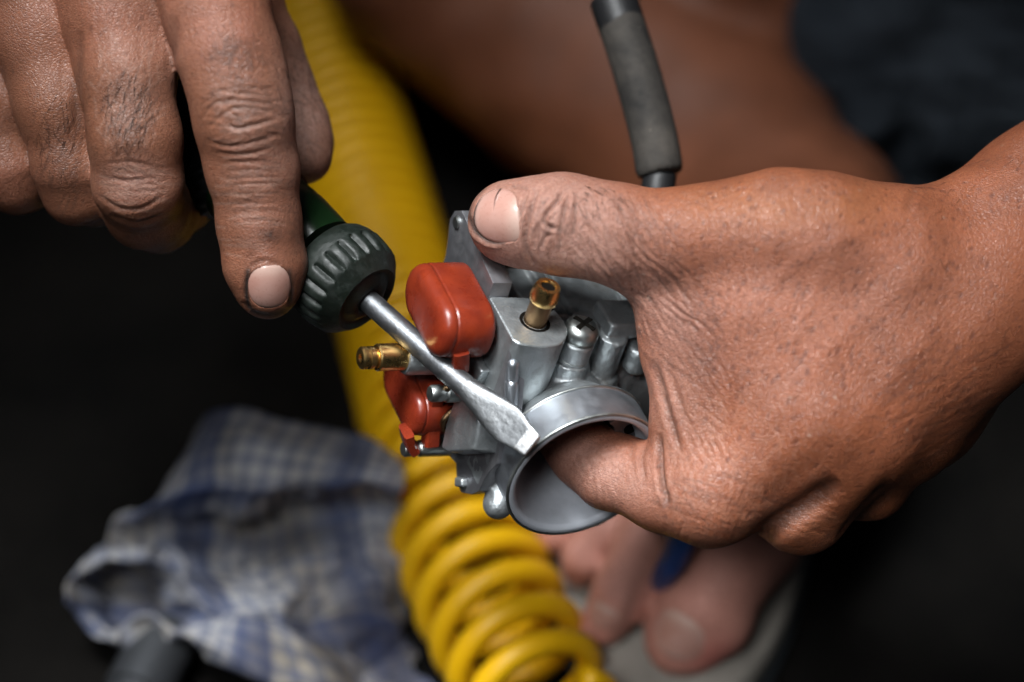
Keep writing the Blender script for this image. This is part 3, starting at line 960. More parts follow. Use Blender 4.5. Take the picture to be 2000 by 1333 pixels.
# ---- right arm (left side of the picture): index finger along the screwdriver
def right_arm():
    s = Sdf()
    limb(s, [(160, -620, -30, 190), (200, -330, -8, 210)], 12, n=(0, 0.3, 1), flat=0.7)
    limb(s, [(200, -330, -8, 200), (390, -110, 10, 120)], 14); limb(s, [(190, -330, -8, 180), (215, -120, 4, 122)], 14)
    limb(s, [(150, -320, -12, 160), (60, -100, -8, 112)], 14); limb(s, [(110, -300, -16, 150), (-70, -40, -17, 98)], 14)
    limb(s, [(380, -90, 8, 105), (230, -100, 4, 105)], 8); limb(s, [(215, -100, 2, 105), (60, -90, -6, 100)], 8)
    # index
    limb(s, [(392, -110, 10, 116), (425, 20, 16, 100), (446, 110, 18, 97), (464, 180, 19, 92), (478, 238, 18, 92), (494, 330, 13, 84), (508, 430, 9, 79), (519, 520, 6, 74), (525, 560, 5, 63)], 5, 4)
    # middle
    limb(s, [(215, -120, 3, 118), (232, 20, 6, 104), (248, 140, 9, 92), (262, 270, 10, 87), (272, 356, 5, 87)], 5, 4)
    limb(s, [(272, 358, 4, 87), (288, 405, -10, 82), (308, 420, -26, 72), (352, 392, -48, 60), (405, 340, -60, 52)], 3, 4)
    # ring
    limb(s, [(40, -100, -8, 112), (80, 60, -5, 94), (112, 200, -4, 84), (138, 320, -7, 74)], 4, 4)
    limb(s, [(138, 320, -7, 74), (152, 372, -12, 66), (184, 380, -30, 58), (245, 335, -52, 50)], 3, 4)
    # little finger
    limb(s, [(-80, 20, -18, 92), (-25, 200, -17, 76), (18, 322, -19, 64), (30, 362, -22, 56), (66, 368, -40, 48)], 4, 4)
    # thumb behind the handle
    limb(s, [(300, -260, -22, 130), (420, -110, -27, 92), (470, 0, -30, 77), (515, 100, -31, 73), (543, 170, -31, 68), (573, 246, -30, 68), (587, 292, -27, 60), (592, 312, -25, 48)], 8, 5)
    lo = np.array([-172.0, 0.0, -78.0]); hi = np.array([-40.0, 200.0, 40.0])
    V, F = s.mesh(0.92, lo, hi, smooth=2, subdiv=1)
    N = vnormals(V, F)
    V = V + N * lumpy(V, 0.40, 22, 8)[:, None]
    Z = 0.495
    z = lambda *p: [(x * Z, y * Z) for x, y in p]
    st = [
        (z((800, 470), (850, 405), (950, 398), (1085, 415)), 4.2, 0.55), (z((825, 500), (890, 445), (965, 425), (1105, 445)), 4.0, 0.6),
        (z((890, 485), (930, 508), (1000, 495), (1095, 470)), 5.0, 0.8), (z((905, 440), (940, 470), (945, 500)), 4.5, 0.5),
        (z((815, 555), (900, 578), (1000, 562), (1110, 528)), 4.6, 0.55), (z((850, 600), (950, 612), (1070, 585)), 4.2, 0.45),
        (z((810, 380), (900, 350), (1010, 345), (1080, 360)), 4.0, 0.35), (z((790, 420), (870, 372), (960, 368), (1090, 385)), 4.0, 0.35),
        (z((385, 768), (470, 822), (560, 822), (655, 768)), 5.0, 0.55), (z((430, 848), (540, 882), (645, 848)), 5.0, 0.75),
        (z((400, 650), (500, 640), (600, 655)), 5, 0.25), (z((395, 700), (500, 715), (620, 705)), 5, 0.25),
        (z((980, 1060), (1040, 1030), (1110, 1050)), 6, 0.5), (z((975, 1080), (968, 1160), (985, 1225)), 5, 0.7), (z((1120, 1075), (1150, 1150), (1140, 1215)), 5, 0.7),
        (z((985, 1228), (1060, 1245), (1140, 1218)), 5, 0.55), (z((950, 1190), (990, 1225)), 5, 0.6),
        (z((320, 120), (310, 250), (300, 380), (310, 520)), 10, 0.9), (z((690, 60), (690, 180), (660, 300)), 10, 0.6),
    ]
    for i, y in enumerate((640, 672, 700, 730, 765, 800, 838)):
        st.append((z((880 + 4 * i, y + 6), (985 + 4 * i, y - 4 + (i % 3) * 4), (1090 + 4 * i, y)), 3.6, 0.24 - 0.012 * i))
    st += rand_strokes(478, 225, 78, 62, 0, 34, 60, 3.2, 0.20, 21, jit=14)
    st += rand_strokes(500, 370, 65, 70, 0, 22, 56, 3.2, 0.12, 22, jit=10)
    st += rand_strokes(465, 120, 60, 50, 20, 40, 22, 3.4, 0.12, 23, jit=40)
    st += rand_strokes(255, 230, 52, 80, 118, 46, 44, 3.2, 0.10, 24, jit=16)
    st += rand_strokes(265, 350, 55, 40, 5, 20, 60, 3.4, 0.14, 25)
    st += rand_strokes(120, 320, 50, 80, 110, 24, 50, 3.4, 0.08, 26)
    st += rand_strokes(300, 60, 150, 60, 85, 30, 60, 4, 0.10, 27)
    st += rand_strokes(590, 180, 40, 100, 70, 24, 50, 4, 0.14, 28)
    st = [(q[0], q[1] * 0.85, q[2] * 0.62, 0.2) for q in st]
    V, disp = carve(V, N, st)
    N = vnormals(V, F)
    px, py = proj(V)
    n1, n2, n3 = vnoise(V, 12, 11, 2), vnoise(V, 4.5, 12, 2), vnoise(V, 1.4, 13, 2, 0.6)
    base = np.array((0.295, 0.122, 0.068))
    col = base[None, :] * (0.74 + 0.5 * n1)[:, None] * (0.86 + 0.28 * n2)[:, None]
    ruddy = 0.6 * blob(px, py, 200, 30, 200, 90) + 0.85 * blob(px, py, 440, 50, 75, 90) + 0.75 * blob(px, py, 270, 365, 65, 45) + 0.55 * blob(px, py, 510, 480, 60, 110) + 0.6 * blob(px, py, 20, 350, 70, 60) + 0.4 * blob(px, py, 480, 300, 70, 60)
    col = mixc(col, ruddy * (0.3 + 0.7 * n2), (0.40, 0.158, 0.105))
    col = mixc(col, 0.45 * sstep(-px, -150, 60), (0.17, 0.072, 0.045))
    dust = 0.06 + 0.55 * blob(px, py, 265, 355, 75, 45) + 0.25 * blob(px, py, 490, 330, 60, 150) + 0.95 * blob(px, py, 600, 190, 60, 160) + 0.25 * blob(px, py, 300, 120, 90, 120)
    dust = np.clip(dust, 0, 1)
    col = mixc(col, dust * (0.35 + 0.6 * n3), (0.455, 0.285, 0.240))
    pores = scatter_flecks(V, 2.4, 0.5, 0.95, 45, (0.1, 1, 0), 1.4, where=(N[:, 2] > 0) * (0.25 + 0.7 * blob(px, py, 460, 130, 70, 70) + 0.5 * blob(px, py, 250, 230, 60, 90)))
    col = mixc(col, pores * 0.45, (0.105, 0.046, 0.034))
    dry = rand_strokes(480, 360, 70, 150, 2, 70, 50, 2.2, 1, 71, jit=14) + rand_strokes(265, 365, 65, 50, 5, 40, 60, 2.2, 1, 72) + rand_strokes(250, 180, 70, 120, 100, 50, 50, 2.2, 1, 73, jit=25)
    col = mixc(col, line_mask(V, N, dry) * (0.18 + 0.25 * n2), (0.50, 0.34, 0.28))
    dark = rand_strokes(480, 225, 80, 70, 0, 60, 50, 2.4, 1, 74, jit=18) + rand_strokes(255, 225, 55, 85, 118, 70, 46, 2.4, 1, 75, jit=14) + rand_strokes(505, 380, 70, 70, 0, 40, 46, 2.4, 1, 76) + rand_strokes(120, 320, 50, 90, 112, 40, 46, 2.4, 1, 77) \
        + rand_strokes(460, 120, 55, 45, 30, 60, 16, 2.6, 1, 78, jit=60) + rand_strokes(600, 200, 40, 110, 60, 30, 40, 2.4, 1, 79, jit=40)
    col = mixc(col, line_mask(V, N, dark) * 0.38, (0.090, 0.045, 0.034))
    grime = np.clip(-disp * 0.7, 0, 0.5) * (0.6 + 0.4 * n3) + 0.75 * blob(px, py, 528, 458, 20, 15) * n3 * 1.6 + 0.24 * blob(px, py, 480, 215, 70, 50) * n2 + 0.22 * blob(px, py, 250, 215, 42, 75) * n2 \
        + 0.4 * blob(px, py, 115, 340, 45, 60) * n2 + 0.45 * blob(px, py, 455, 100, 45, 35) * n3 * 1.3 + 0.3 * blob(px, py, 290, 480, 90, 30) + 0.35 * blob(px, py, 575, 440, 25, 60) * n3 * 1.4
    grime += 0.85 * np.exp(-((seg_dist(px, py, smooth2([(484, 530), (482, 575), (492, 606), (528, 615), (563, 604), (570, 565), (565, 530)]))[0]) / 5.5) ** 2)
    grime += 0.4 * scatter_flecks(V, 3.0, 0.4, 0.8, 47, where=0.4 * (N[:, 2] > 0))
    col = mixc(col, grime, (0.040, 0.030, 0.028))
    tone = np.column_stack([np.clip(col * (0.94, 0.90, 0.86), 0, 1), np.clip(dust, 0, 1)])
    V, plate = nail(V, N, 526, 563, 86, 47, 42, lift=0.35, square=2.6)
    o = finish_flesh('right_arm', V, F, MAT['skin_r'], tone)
    add_nail('fingernail', o, plate)
    fr = (N[:, 2] > 0.1)
    hp1 = hair_strands(V, N, fr & (blob(px, py, 250, 215, 50, 80) > 0.4), 110, 3, 5.0, (-0.35, -0.9, 0.1), 0.06)
    hp2 = hair_strands(V, N, fr & (blob(px, py, 455, 90, 50, 50) > 0.4), 40, 4, 3.0, (0.2, -0.9, 0.1))
    hp3 = hair_strands(V, N, fr & (blob(px, py, 110, 260, 40, 90) > 0.4), 50, 5, 5.0, (-0.1, -0.9, 0.1))
    P, Fh = join_vf(hp1, hp2, hp3)
    tag(mesh_obj('arm_hair', to_world(P), Fh, MAT['hair'], parent=o), kind='stuff')
    return o

LA = left_arm()
RA = right_arm()
# ------------------------------------------------------------------ carburettor, held between thumb and index finger
CO = cam_mm(1142, 930, 5)
cT = unit((0.361, -0.663, 0.656)); cV = unit((0.29, 0.75, 0.595)); cV = unit(cV - cT * (cV @ cT)); cD = unit(np.cross(cT, cV))
if cD[0] > 0: cD = -cD
def cm(d, v, t):            # carburettor millimetres -> world
    return to_world(CO + d * cD + v * cV + t * cT)
def cw(P):
    P = np.asarray(P, float)
    return to_world(CO + P[:, 0:1] * cD + P[:, 1:2] * cV + P[:, 2:3] * cT)
AXD, AXV, AXT = dir_world(cD), dir_world(cV), dir_world(cT)
mm = 0.001
carb = empty('carburettor', cm(6, 0, -40))
tag(carb, 'small silver motorcycle carburettor with red floats and open round throat, gripped by the thumb', 'carburettor')

def cl(name, profile, p, axis, mat, parent=carb, seg=40, mod=None, sharp=35):
    V, F = lathe([(s * mm, r * mm) for s, r in profile], cm(*p), axis, seg, mod=mod, hint=AXT if abs(np.dot(axis, AXT)) < 0.5 else AXV)
    return mesh_obj(name, V, F, MAT[mat], parent=parent, sharp=sharp)

def carb_body():
    s = Sdf()
    # throat barrel and flare
    s.cyl((0, 0, -66), (0, 0, -12), 17.6, rnd=1, k=1.5)
    s.cyl((0, 0, -20), (0, 0, -11.8), 18.5, 22.6, rnd=0.6, k=1.5)
    # mixing chamber, running away from the float side
    s.cyl((18, 3, -46), (-40, 3, -46), 20.5, rnd=1.2, k=2.0)
    s.box((-15.5, 19, -55), (15, 5.0, 12), 1.0, 1.0)
    s.box((4, 17, -58), (9, 5.0, 9), 1.0, 1.0)
    s.box((-31, 12, -45), (2.2, 15, 19), 1.0, 0.8)
    s.cyl((-38, 3, -45), (-50, 3, -45), 23.5, rnd=1.2, k=0.6)
    # saddle that carries the bowl flange
    s.box((13.5, 3, -46), (6, 22, 22), 2.0, 2.0)
    # fuel screw boss, lower cone
    s.cyl((2.0, -2, -22.6), (0.6, 21.0, -26.6), 6.6, 5.5, rnd=0.5, k=1.2)
    # third boss and its branches
    s.cyl((-12.2, 8, -28.0), (-11.8, 28.5, -28.5), 4.5, rnd=0.5, k=0.8)
    s.cyl((-12.4, 12, -28.0), (-12.3, 14.6, -28.1), 5.6, rnd=0.5, k=0.5)
    s.box((-15.5, 30.5, -33), (6.5, 2.6, 6.0), 0.7, 0.5)
    s.cone((-12, 12, -26), (-5.0, 8, -16), 1.5, 1.4, 1.2); s.cone((-12, 12, -27), (-11, 9, -15), 3.0, 3.4, 1.5); s.cone((-15, 12, -27), (-19.5, 5, -16), 2.0, 2.0, 1.5)
    s.cone((-5.2, 27, -35), (-6.0, 10, -19), 1.1, 1.0, 1.0)
    # idle-stop knob on the far side
    s.cyl((-21.5, 17, -26), (-20.8, 26, -26), 3.7, rnd=1.3, k=0.4); s.cyl((-28.0, 17, -26), (-27.5, 25, -26), 2.8, rnd=1.0, k=0.4)
    # lugs
    s.cone((15, -14, -13), (18.5, -18.5, -8.5), 5.6, 4.4, 2.5)
    s.cone((-12, -19, -14), (-19, -25, -11), 3.0, 1.8, 2.0); s.cone((-19, -25, -11), (-20.5, -28.0, -10.0), 1.8, 1.5, 1.0); s.cone((-20.5, -28, -10), (-18.4, -30, -9.6), 1.5, 1.1, 0.8)
    # neck between the bowl wall and the throat
    s.box((18, -6, -17), (7, 9, 6), 1.2, 1.5)
    s.cyl((22, 34, -69), (12, 34, -69), 5.0, rnd=1, k=1.5)
    # grooves in the chamber roof
    s.box((-5.6, 24.5, -56), (0.6, 2.5, 13), 0.2, 0.3, op='s'); s.box((-25.2, 24.5, -50), (0.6, 2.6, 13), 0.2, 0.3, op='s'); s.box((-27.6, 24.5, -50), (0.5, 2.6, 13), 0.2, 0.3, op='s')
    # bore
    s.cyl((0, 0, -70), (0, 0, 2), 15.2, rnd=0.1, k=0.4, op='s')
    s.cyl((0, 0, -24), (0, 0, 0), 15.0, 21.6, rnd=0.1, k=0.4, op='s')
    V, F = s.mesh(0.74, smooth=1, subdiv=1)
    N = vnormals(V, F)
    V = V + N * (lumpy(V, 0.10, 7, 31) + lumpy(V, 0.05, 2.5, 32))[:, None]
    return mesh_obj('body', cw(V), F, MAT['cast'], parent=carb)
body = carb_body()

# vent boss: a tall moulded pillar with a flat, slightly chipped top
vb = [(25.05, -22.4), (23.6, -20.6), (21.0, -19.8), (16.4, -19.0), (11.4, -19.8), (8.2, -22.2), (5.8, -26.4), (5.6, -31.4), (7.2, -36.8)]
vb = [tuple(p) for p in cr_spline(vb[1:], 24)] + [(12.1, -40.4), (25.05, -41.0), vb[0]]
V, F = bevel_prism(vb, -4.0, 33.2, lambda a, b, c: cm(a, c, b + 0.03 * (33.2 - c)), bev=0.75, seg=3)
mesh_obj('vent_boss', V, F, MAT['cast'], parent=carb, sharp=35)
cl('boss_recess', [(0, 0), (0, 3.6), (0.06, 3.6), (0.06, 3.3)], (9.6, 33.21, -37.0), AXV, 'hole_shade', seg=28)
cl('boss_recess', [(0, 3.5), (0.05, 4.6), (0.05, 4.5), (-0.2, 3.5)], (15.0, 33.2, -29.7), AXV, 'hole_shade', seg=32)
# moulded sleeve of the mixture screw
cl('screw_sleeve', [(-14, 6.2), (-4.6, 5.75), (-4.2, 5.35), (-3.9, 5.1), (3.2, 5.1), (3.8, 4.9), (4.1, 4.5), (4.1, 0)], (0.3, 24.2, -27.2), AXV, 'cast', seg=40, sharp=40)
for zz in (-3.4, -1.9): cl('sleeve_line', [(zz, 5.1), (zz + 0.15, 5.27), (zz + 0.3, 5.1)], (0.3, 24.2, -27.2), AXV, 'zinc', seg=40)

# bowl flange: thick flat plate with lugs, standing on the float side
fl_out = [(34, -74.5), (38, -73.5), (41, -70), (40.6, -65.5), (39.2, -56.4), (37.6, -41.6), (31.2, -41.0), (31.0, -23.6), (28.5, -21.4), (25.5, -20.4), (22.2, -19.6), (15.5, -15.6), (6, -10.6), (-0.9, -7.6), (-6.0, -9.6), (-10.0, -10.6), (-15.0, -10.9),
          (-19, -13.6), (-23.3, -18.8), (-23.2, -22.8), (-19.0, -26.6), (-21.0, -33), (-24, -48), (-21, -62), (-13, -69), (0, -71), (14, -69.5), (24, -70), (29, -72)]
V, F = bevel_prism(fl_out, 18.6, 25.0, lambda a, b, c: cm(c, a, b), bev=0.45)
flange = mesh_obj('bowl_flange', V, F, MAT['flange'], parent=carb, sharp=30)
# walls cast inside the flange
for poly, h, tap in (([(-15.0, -28.0), (-12.4, -23.2), (1.0, -9.8), (8, -12), (15.0, -17.0), (12.0, -24), (5.0, -31.0), (-6, -30.5)], 31.5, 0.86), ([(6, -60), (14, -60), (14, -52), (6, -52)], 29.5, 1), ([(10, -36), (17, -35), (17, -27), (10, -28)], 28.0, 1), ([(-22.6, -20.6), (-19.0, -16.6), (-17.0, -18.5), (-20, -22.4)], 27.0, 0.9)):
    cx, cy = np.mean(poly, 0)
    V, F = bevel_prism(poly, 24.6, h, lambda a, b, c, cx=cx, cy=cy, h=h, tap=tap: cm(c, cx + (a - cx) * (1 - (1 - tap) * (c - 24.6) / (h - 24.6)), cy + (b - cy) * (1 - (1 - tap) * (c - 24.6) / (h - 24.6))), bev=0.9, seg=3)
    mesh_obj('casting_wall', V, F, MAT['cast'], parent=carb, sharp=40)
# bright worn lip where the flange meets the pillar
for p in (((23.2, 25.4, -20.4), (23.0, 21.6, -18.6)), ((23.0, 20.2, -17.6), (22.6, 14.2, -14.2))):
    s = Sdf(); s.cone(p[0], p[1], 1.9, 1.75, 0.5); V, F = s.mesh(0.4, smooth=1)
    mesh_obj('flange_lip', cw(V), F, MAT['machined'], parent=carb)
for v, t in ((29.4, -44.5), (36.8, -69.8), (-20.2, -19.5)):
    cl('locating_pin', [(0, 0), (0, 1.9), (0.7, 1.9), (1.0, 1.5), (1.0, 0)], (24.9, v, t), AXD, 'zinc', seg=24)

# throat ring: turned rim and bell mouth
ring = cl('intake_ring', [(-13.5, 21.0), (-13.0, 23.5), (-12.6, 24.0), (-12.2, 24.1), (-11.8, 23.9), (-11.4, 23.6), (-1.5, 23.6), (-1.3, 23.85), (-0.9, 23.85), (-0.15, 23.2)],
          (0, 0, 0), AXT, 'machined', seg=128, sharp=25)
cl('ring_lip', [(-0.15, 23.2), (0, 22.9), (0, 22.0), (-0.12, 21.7), (-0.9, 21.05), (-1.4, 20.8)], (0, 0, 0), AXT, 'bell', parent=ring, seg=128, sharp=40)
for zz_ in (-0.45, -12.1):  # beads added so both rim edges show as shining lines
    cl('rim_glint', [(zz_ + 0.5 * math.sin(q), 23.62 + 0.5 * math.cos(q)) for q in np.linspace(-1.7, 1.7, 9)], (0, 0, 0), AXT, 'zinc', parent=ring, seg=128, sharp=180)
cl('bell_mouth', [(-1.3, 20.9), (-3.0, 20.5), (-6, 19.6), (-10.5, 18.1), (-16, 16.4), (-22, 15.2), (-28, 14.8), (-60, 14.8), (-60, 0)], (0, 0, 0), AXT, 'bell', parent=ring, seg=96, sharp=40)
# jet plate inside the throat
V, F = bevel_prism([(-7.0, 12.9), (-9.4, 11.0), (-10.4, 8.6), (-13.0, 7.6), (-16.5, 7.4), (-19.0, 7.8), (-18.0, 10.4), (-15.2, 13.6), (-11.0, 15.6)], -10.2, -7.8, lambda a, b, c: cm(a, b, c), bev=0.3)
jp = mesh_obj('jet_plate', V, F, MAT['machined'], parent=carb, sharp=30)
cl('air_hole', [(0, 0), (0, 1.9), (0.18, 1.9), (0.18, 1.5)], (-14.6, 10.4, -7.79), AXT, 'hole_shade', parent=jp, seg=24)

# brass vent tube
vt = cl('vent_tube', [(-6, 0), (-6, 3.45), (10.2, 3.3)], (15.0, 31.6, -29.8), AXV, 'brass_old', seg=40)
cl('tube_nozzle', [(9.4, 3.2), (9.6, 4.0), (10.4, 4.25), (11.8, 4.15), (14.4, 3.65), (15.0, 3.4), (15.0, 2.3), (14.7, 2.1), (5, 2.1), (5, 0)], (15.0, 31.6, -29.8), AXV, 'brass', parent=vt, seg=40)

cl('bore_shade', [(14.3, 2.11), (14.28, 0)], (15.0, 31.6, -29.8), AXV, 'hole_shade', parent=vt, seg=32)  # black disc painted as the shade inside the tube
# fuel screw with slotted pan head
fs = cl('mixture_screw', [(0, 0), (0, 4.3), (0.5, 4.6), (1.0, 4.6), (1.3, 4.4), (1.5, 5.1), (2.6, 5.3), (4.0, 5.1), (5.0, 4.5), (5.6, 3.6), (5.9, 2.6), (5.95, 0)], (0, 28.0, -27.7), AXV, 'zinc', seg=40, sharp=50)
for ang in (0.6, 0.6 + math.pi / 2):
    a = unit(AXD * math.cos(ang) + AXT * math.sin(ang)); b = np.cross(AXV, a)
    P0 = cm(0, 28.0 + 5.5, -27.7)
    def Q(x, y, zz, P0=P0, a=a, b=b): return P0 + (a * x + b * y + AXV * zz) * mm
    V, F = bevel_prism([(-3.5, -0.75), (3.5, -0.75), (3.5, 0.75), (-3.5, 0.75)], 0.0, 0.58, Q, bev=0.0)
    mesh_obj('slot_shade', V, F, MAT['hole_shade'], parent=fs, smooth=False)  # dark bars on the head stand for shade in the cross recess

# floats: two moulded pods with a lid seam, joined by the hinge arm
def rounded_rect(v0, v1, t0, t1, r, n=6):
    out = []
    for (cx, cy, a0) in ((v1 - r, t1 - r, 0), (v0 + r, t1 - r, 90), (v0 + r, t0 + r, 180), (v1 - r, t0 + r, 270)):
        for i in range(n + 1):
            a = math.radians(a0 + 90 * i / n); out.append((cx + r * math.cos(a), cy + r * math.sin(a)))
    return out
def float_pod(name, vc, vh, tc, th, dk=1.0):
    levels = [(27.0, 0.90), (27.6, 0.97), (28.4, 1.0), (38.3, 1.0), (38.7, 0.985), (38.9, 0.96), (39.2, 0.96), (39.5, 0.985), (40.0, 0.985), (41.4, 0.95), (42.6, 0.86), (43.3, 0.70), (43.6, 0.45)]
    o = rounded_rect(-vh, vh, -th, th, min(vh, th) * 0.9)
    V, F = [], []
    n = len(o)
    for d, k in levels:
        for a, b in o: V.append(cm(27 + (d - 27) * dk, vc + a * k, tc + b * (1 - (1 - k) * 0.6)))
    for i in range(len(levels) - 1):
        for j in range(n):
            j2 = (j + 1) % n
            F.append((i * n + j, (i + 1) * n + j, (i + 1) * n + j2, i * n + j2))
    F.append(tuple(range(n))); F.append(tuple((len(levels) - 1) * n + j for j in range(n - 1, -1, -1)))
    o = mesh_obj(name, np.array(V), F, MAT['float'], parent=carb, sharp=55)
    return o
f1 = float_pod('float', 26.6, 8.8, -43.0, 15.6)
f2 = float_pod('float', -8.0, 7.0, -45.0, 14.0, 0.8)
# hinge arm: straps from both pods to the pivot posts
def strap(name, pts, w, h, mat='float', parent=carb, up=AXV):
    P = cr_spline([cm(*p) for p in pts], 4 * (len(pts) - 1) + 1)
    T = np.gradient(P, axis=0); V, F = [], []
    for i in range(len(P)):
        t = unit(T[i]); u = unit(up - t * np.dot(up, t)); v = np.cross(t, u)
        for a, b in ((-1, -.7), (-.7, -1), (.7, -1), (1, -.7), (1, .7), (.7, 1), (-.7, 1), (-1, .7)): V.append(P[i] + (u * a * w + v * b * h) * mm / 2)
    for i in range(len(P) - 1):
        for k in range(8): F.append((i * 8 + k, i * 8 + (k + 1) % 8, i * 8 + 8 + (k + 1) % 8, i * 8 + 8 + k))
    F.append(tuple(range(7, -1, -1))); F.append(tuple((len(P) - 1) * 8 + k for k in range(8)))
    return mesh_obj(name, np.array(V), F, MAT[mat], parent=parent, sharp=40)
strap('float_arm', [(36.4, 24.0, -27.8), (34.6, 17.0, -27.8), (33.0, 9.0, -33.0)], 3.2, 4.6, up=AXT)
strap('float_arm', [(34.0, 3.0, -36.5), (33.2, -6.0, -35.0), (32.4, -15.6, -31.6)], 4.6, 4.8, up=AXT)
strap('float_arm', [(41.0, -11, -33), (39.0, -15.5, -32.5), (37.0, -17.4, -32.0)], 7.0, 3.0, up=AXT)
# pivot posts, jet post and main jet
post = [(0, 0), (0, 2.9), (11.0, 2.75), (11.5, 2.3), (12.3, 2.3), (12.8, 2.55), (15.6, 2.5), (16.2, 2.1), (16.2, 0)]
cl('pivot_post', [(s * 1.0, r) for s, r in post], (24.6, 7.6, -28.6), AXD, 'zinc', seg=32)
cl('pivot_post', [(s * 1.0, r * .92) for s, r in post], (24.0, -18.0, -32.6), AXD, 'zinc', seg=32)
cl('pivot_pin', [(0, 0), (0, 1.3), (1.2, 1.3), (1.5, 1.0), (1.5, 0)], (36.0, 9.4, -28.4), AXV, 'brass_old', seg=20)
cl('jet_post', [(0, 0), (0, 5.6), (18.6, 5.4), (19.6, 4.9), (19.6, 0)], (24.6, 9, -43.0), AXD, 'cast', seg=40)
hexm = lambda th, s, r: r / math.cos(((th + math.pi / 6) % (math.pi / 3)) - math.pi / 6) if r > 3.6 else r
mj = cl('main_jet', [(s_ * 0.80, r_) for s_, r_ in [(0, 0), (0, 3.5), (0.4, 4.0), (11.0, 4.0), (11.6, 3.55), (11.8, 2.6), (12.6, 2.6), (12.9, 3.3), (14.6, 3.35), (15.0, 2.9), (15.4, 2.9), (15.7, 3.3), (17.2, 3.3), (17.8, 2.7), (17.8, 1.2), (14, 1.2), (14, 0)]], (43.6, 9, -43.0), AXD, 'brass', seg=48, mod=hexm, sharp=28)
# spring-like clip in the shade of the float arm
V, F = sweep(cr_spline([cm(30, -1, -30.5), cm(32.5, -4, -29.5), cm(31.0, -8, -30.0), cm(28.0, -10, -31)], 24), 0.9 * mm, 12)
mesh_obj('float_clip', V, F, MAT['brass_old'], parent=carb)

# ------------------------------------------------------------------ throttle cable boot rising from the cap
cap_top = cm(-50, 3, -45)
hp = np.array([w_at(1130, -260, 0.90), w_at(1165, -120, 0.885), w_at(1198, 0, 0.872), w_at(1240, 130, 0.865), w_at(1275, 260, 0.860), w_at(1289, 340, 0.858)])
boot = empty('cable_boot', hp[-1])
tag(boot, 'dusty grey rubber cable boot rising behind the thumb', 'rubber boot')
P = cr_spline(hp[2:], 40)
px_m = 0.86 * 0.00018
rad = [46.5 * px_m] * 40
rad[0] = 44.5 * px_m; rad[-1] = 42 * px_m; rad[-2] = 45.5 * px_m
V, F = sweep(P, rad, 40)
mesh_obj('sleeve', V, F, MAT['rubber'], parent=boot, sharp=60)
# darker lip round the top of the sleeve, the thinner cable sheath inside it, the black ferrule under it
ta = unit(hp[2] - hp[3])
V, F = lathe([(-0.0095, 0.0), (-0.0095, 46.9 * px_m), (-0.001, 47.6 * px_m), (0.0004, 46.8 * px_m), (0.0004, 36 * px_m), (-0.003, 35 * px_m), (-0.003, 0)], P[0], ta, 40)
mesh_obj('boot_lip', V, F, MAT['black_rubber'], parent=boot, sharp=45)
V, F = sweep(cr_spline(np.vstack([hp[:2], [hp[2] + ta * -0.002]]), 20), 33 * px_m, 32)
mesh_obj('cable_sheath', V, F, MAT['black_rubber'], parent=boot)
hb = np.array([hp[-1], w_at(1284, 400, 0.857), w_at(1300, 520, 0.866), w_at(1345, 640, 0.872), cap_top + AXD * -0.010, cap_top])
V, F = sweep(cr_spline(hb, 40), 33 * px_m, 32)
mesh_obj('ferrule', V, F, MAT['black_rubber'], parent=boot)
# ------------------------------------------------------------------ screwdriver
S_TIP = to_world(cam_mm(1040, 872, 27.5)); S_COL = to_world(cam_mm(724, 592, -1.0))
SA = unit(S_TIP - S_COL)                       # handle -> tip
S_LEN = float(np.linalg.norm(S_TIP - S_COL))
driver = empty('screwdriver', S_TIP)
tag(driver, 'old flat-blade screwdriver with dark green handle, tip resting on the throat rim', 'screwdriver')
SW = dir_world(unit((0.64, 0.72, 0.14)))      # blade width direction, roughly across the picture
SW = unit(SW - SA * (SW @ SA)); SNn = np.cross(SA, SW)
if SNn @ dir_world((0, 0, 1)) < 0: SNn = -SNn
def loft(name, secs, mat, n=40, parent=driver, sharp=40, bend=None):
    """secs: (s mm from the collar face, half width, half thickness, exponent)"""
    V, F = [], []
    for s, a, b, e in secs:
        for k in range(n):
            t = 2 * math.pi * k / n
            c, q = math.cos(t), math.sin(t)
            x = math.copysign(abs(c) ** (2 / e), c) * a; y = math.copysign(abs(q) ** (2 / e), q) * b
            V.append(S_COL + (SA * s + SW * x + SNn * y) * mm)
    m = len(secs)
    for i in range(m - 1):
        for k in range(n): F.append((i * n + k, i * n + (k + 1) % n, (i + 1) * n + (k + 1) % n, (i + 1) * n + k))
    F.append(tuple(range(n - 1, -1, -1))); F.append(tuple((m - 1) * n + k for k in range(n)))
    return mesh_obj(name, np.array(V), F, MAT[mat], parent=parent, sharp=sharp)
LM = S_LEN * 1000
shaft = [(-8, 3.35, 3.35, 2), (0, 3.35, 3.35, 2)] + [(x, 3.35 + 0.04 * math.sin(x), 3.35, 2) for x in np.linspace(3, LM * 0.55, 18)]
shaft += [(LM * 0.585, 3.4, 3.2, 2.1), (LM * 0.61, 3.48, 3.0, 2.2)]
loft('shaft', shaft, 'steel')
secs = []
for f, a, b, e in ((0.605, 3.50, 3.10, 2.2), (0.64, 3.75, 2.9, 2.3), (0.68, 4.10, 2.55, 2.6), (0.72, 4.50, 2.15, 2.9), (0.76, 4.90, 1.85, 3.3), (0.80, 5.25, 1.55, 4), (0.835, 5.5, 1.32, 4.5), (0.86, 5.5, 1.18, 5), (0.885, 5.2, 1.08, 5.5), (0.915, 4.6, 1.0, 6), (0.944, 4.1, 0.9, 6)):
    secs.append((LM * f, a, b, e))
loft('blade', secs, 'blade', n=56)
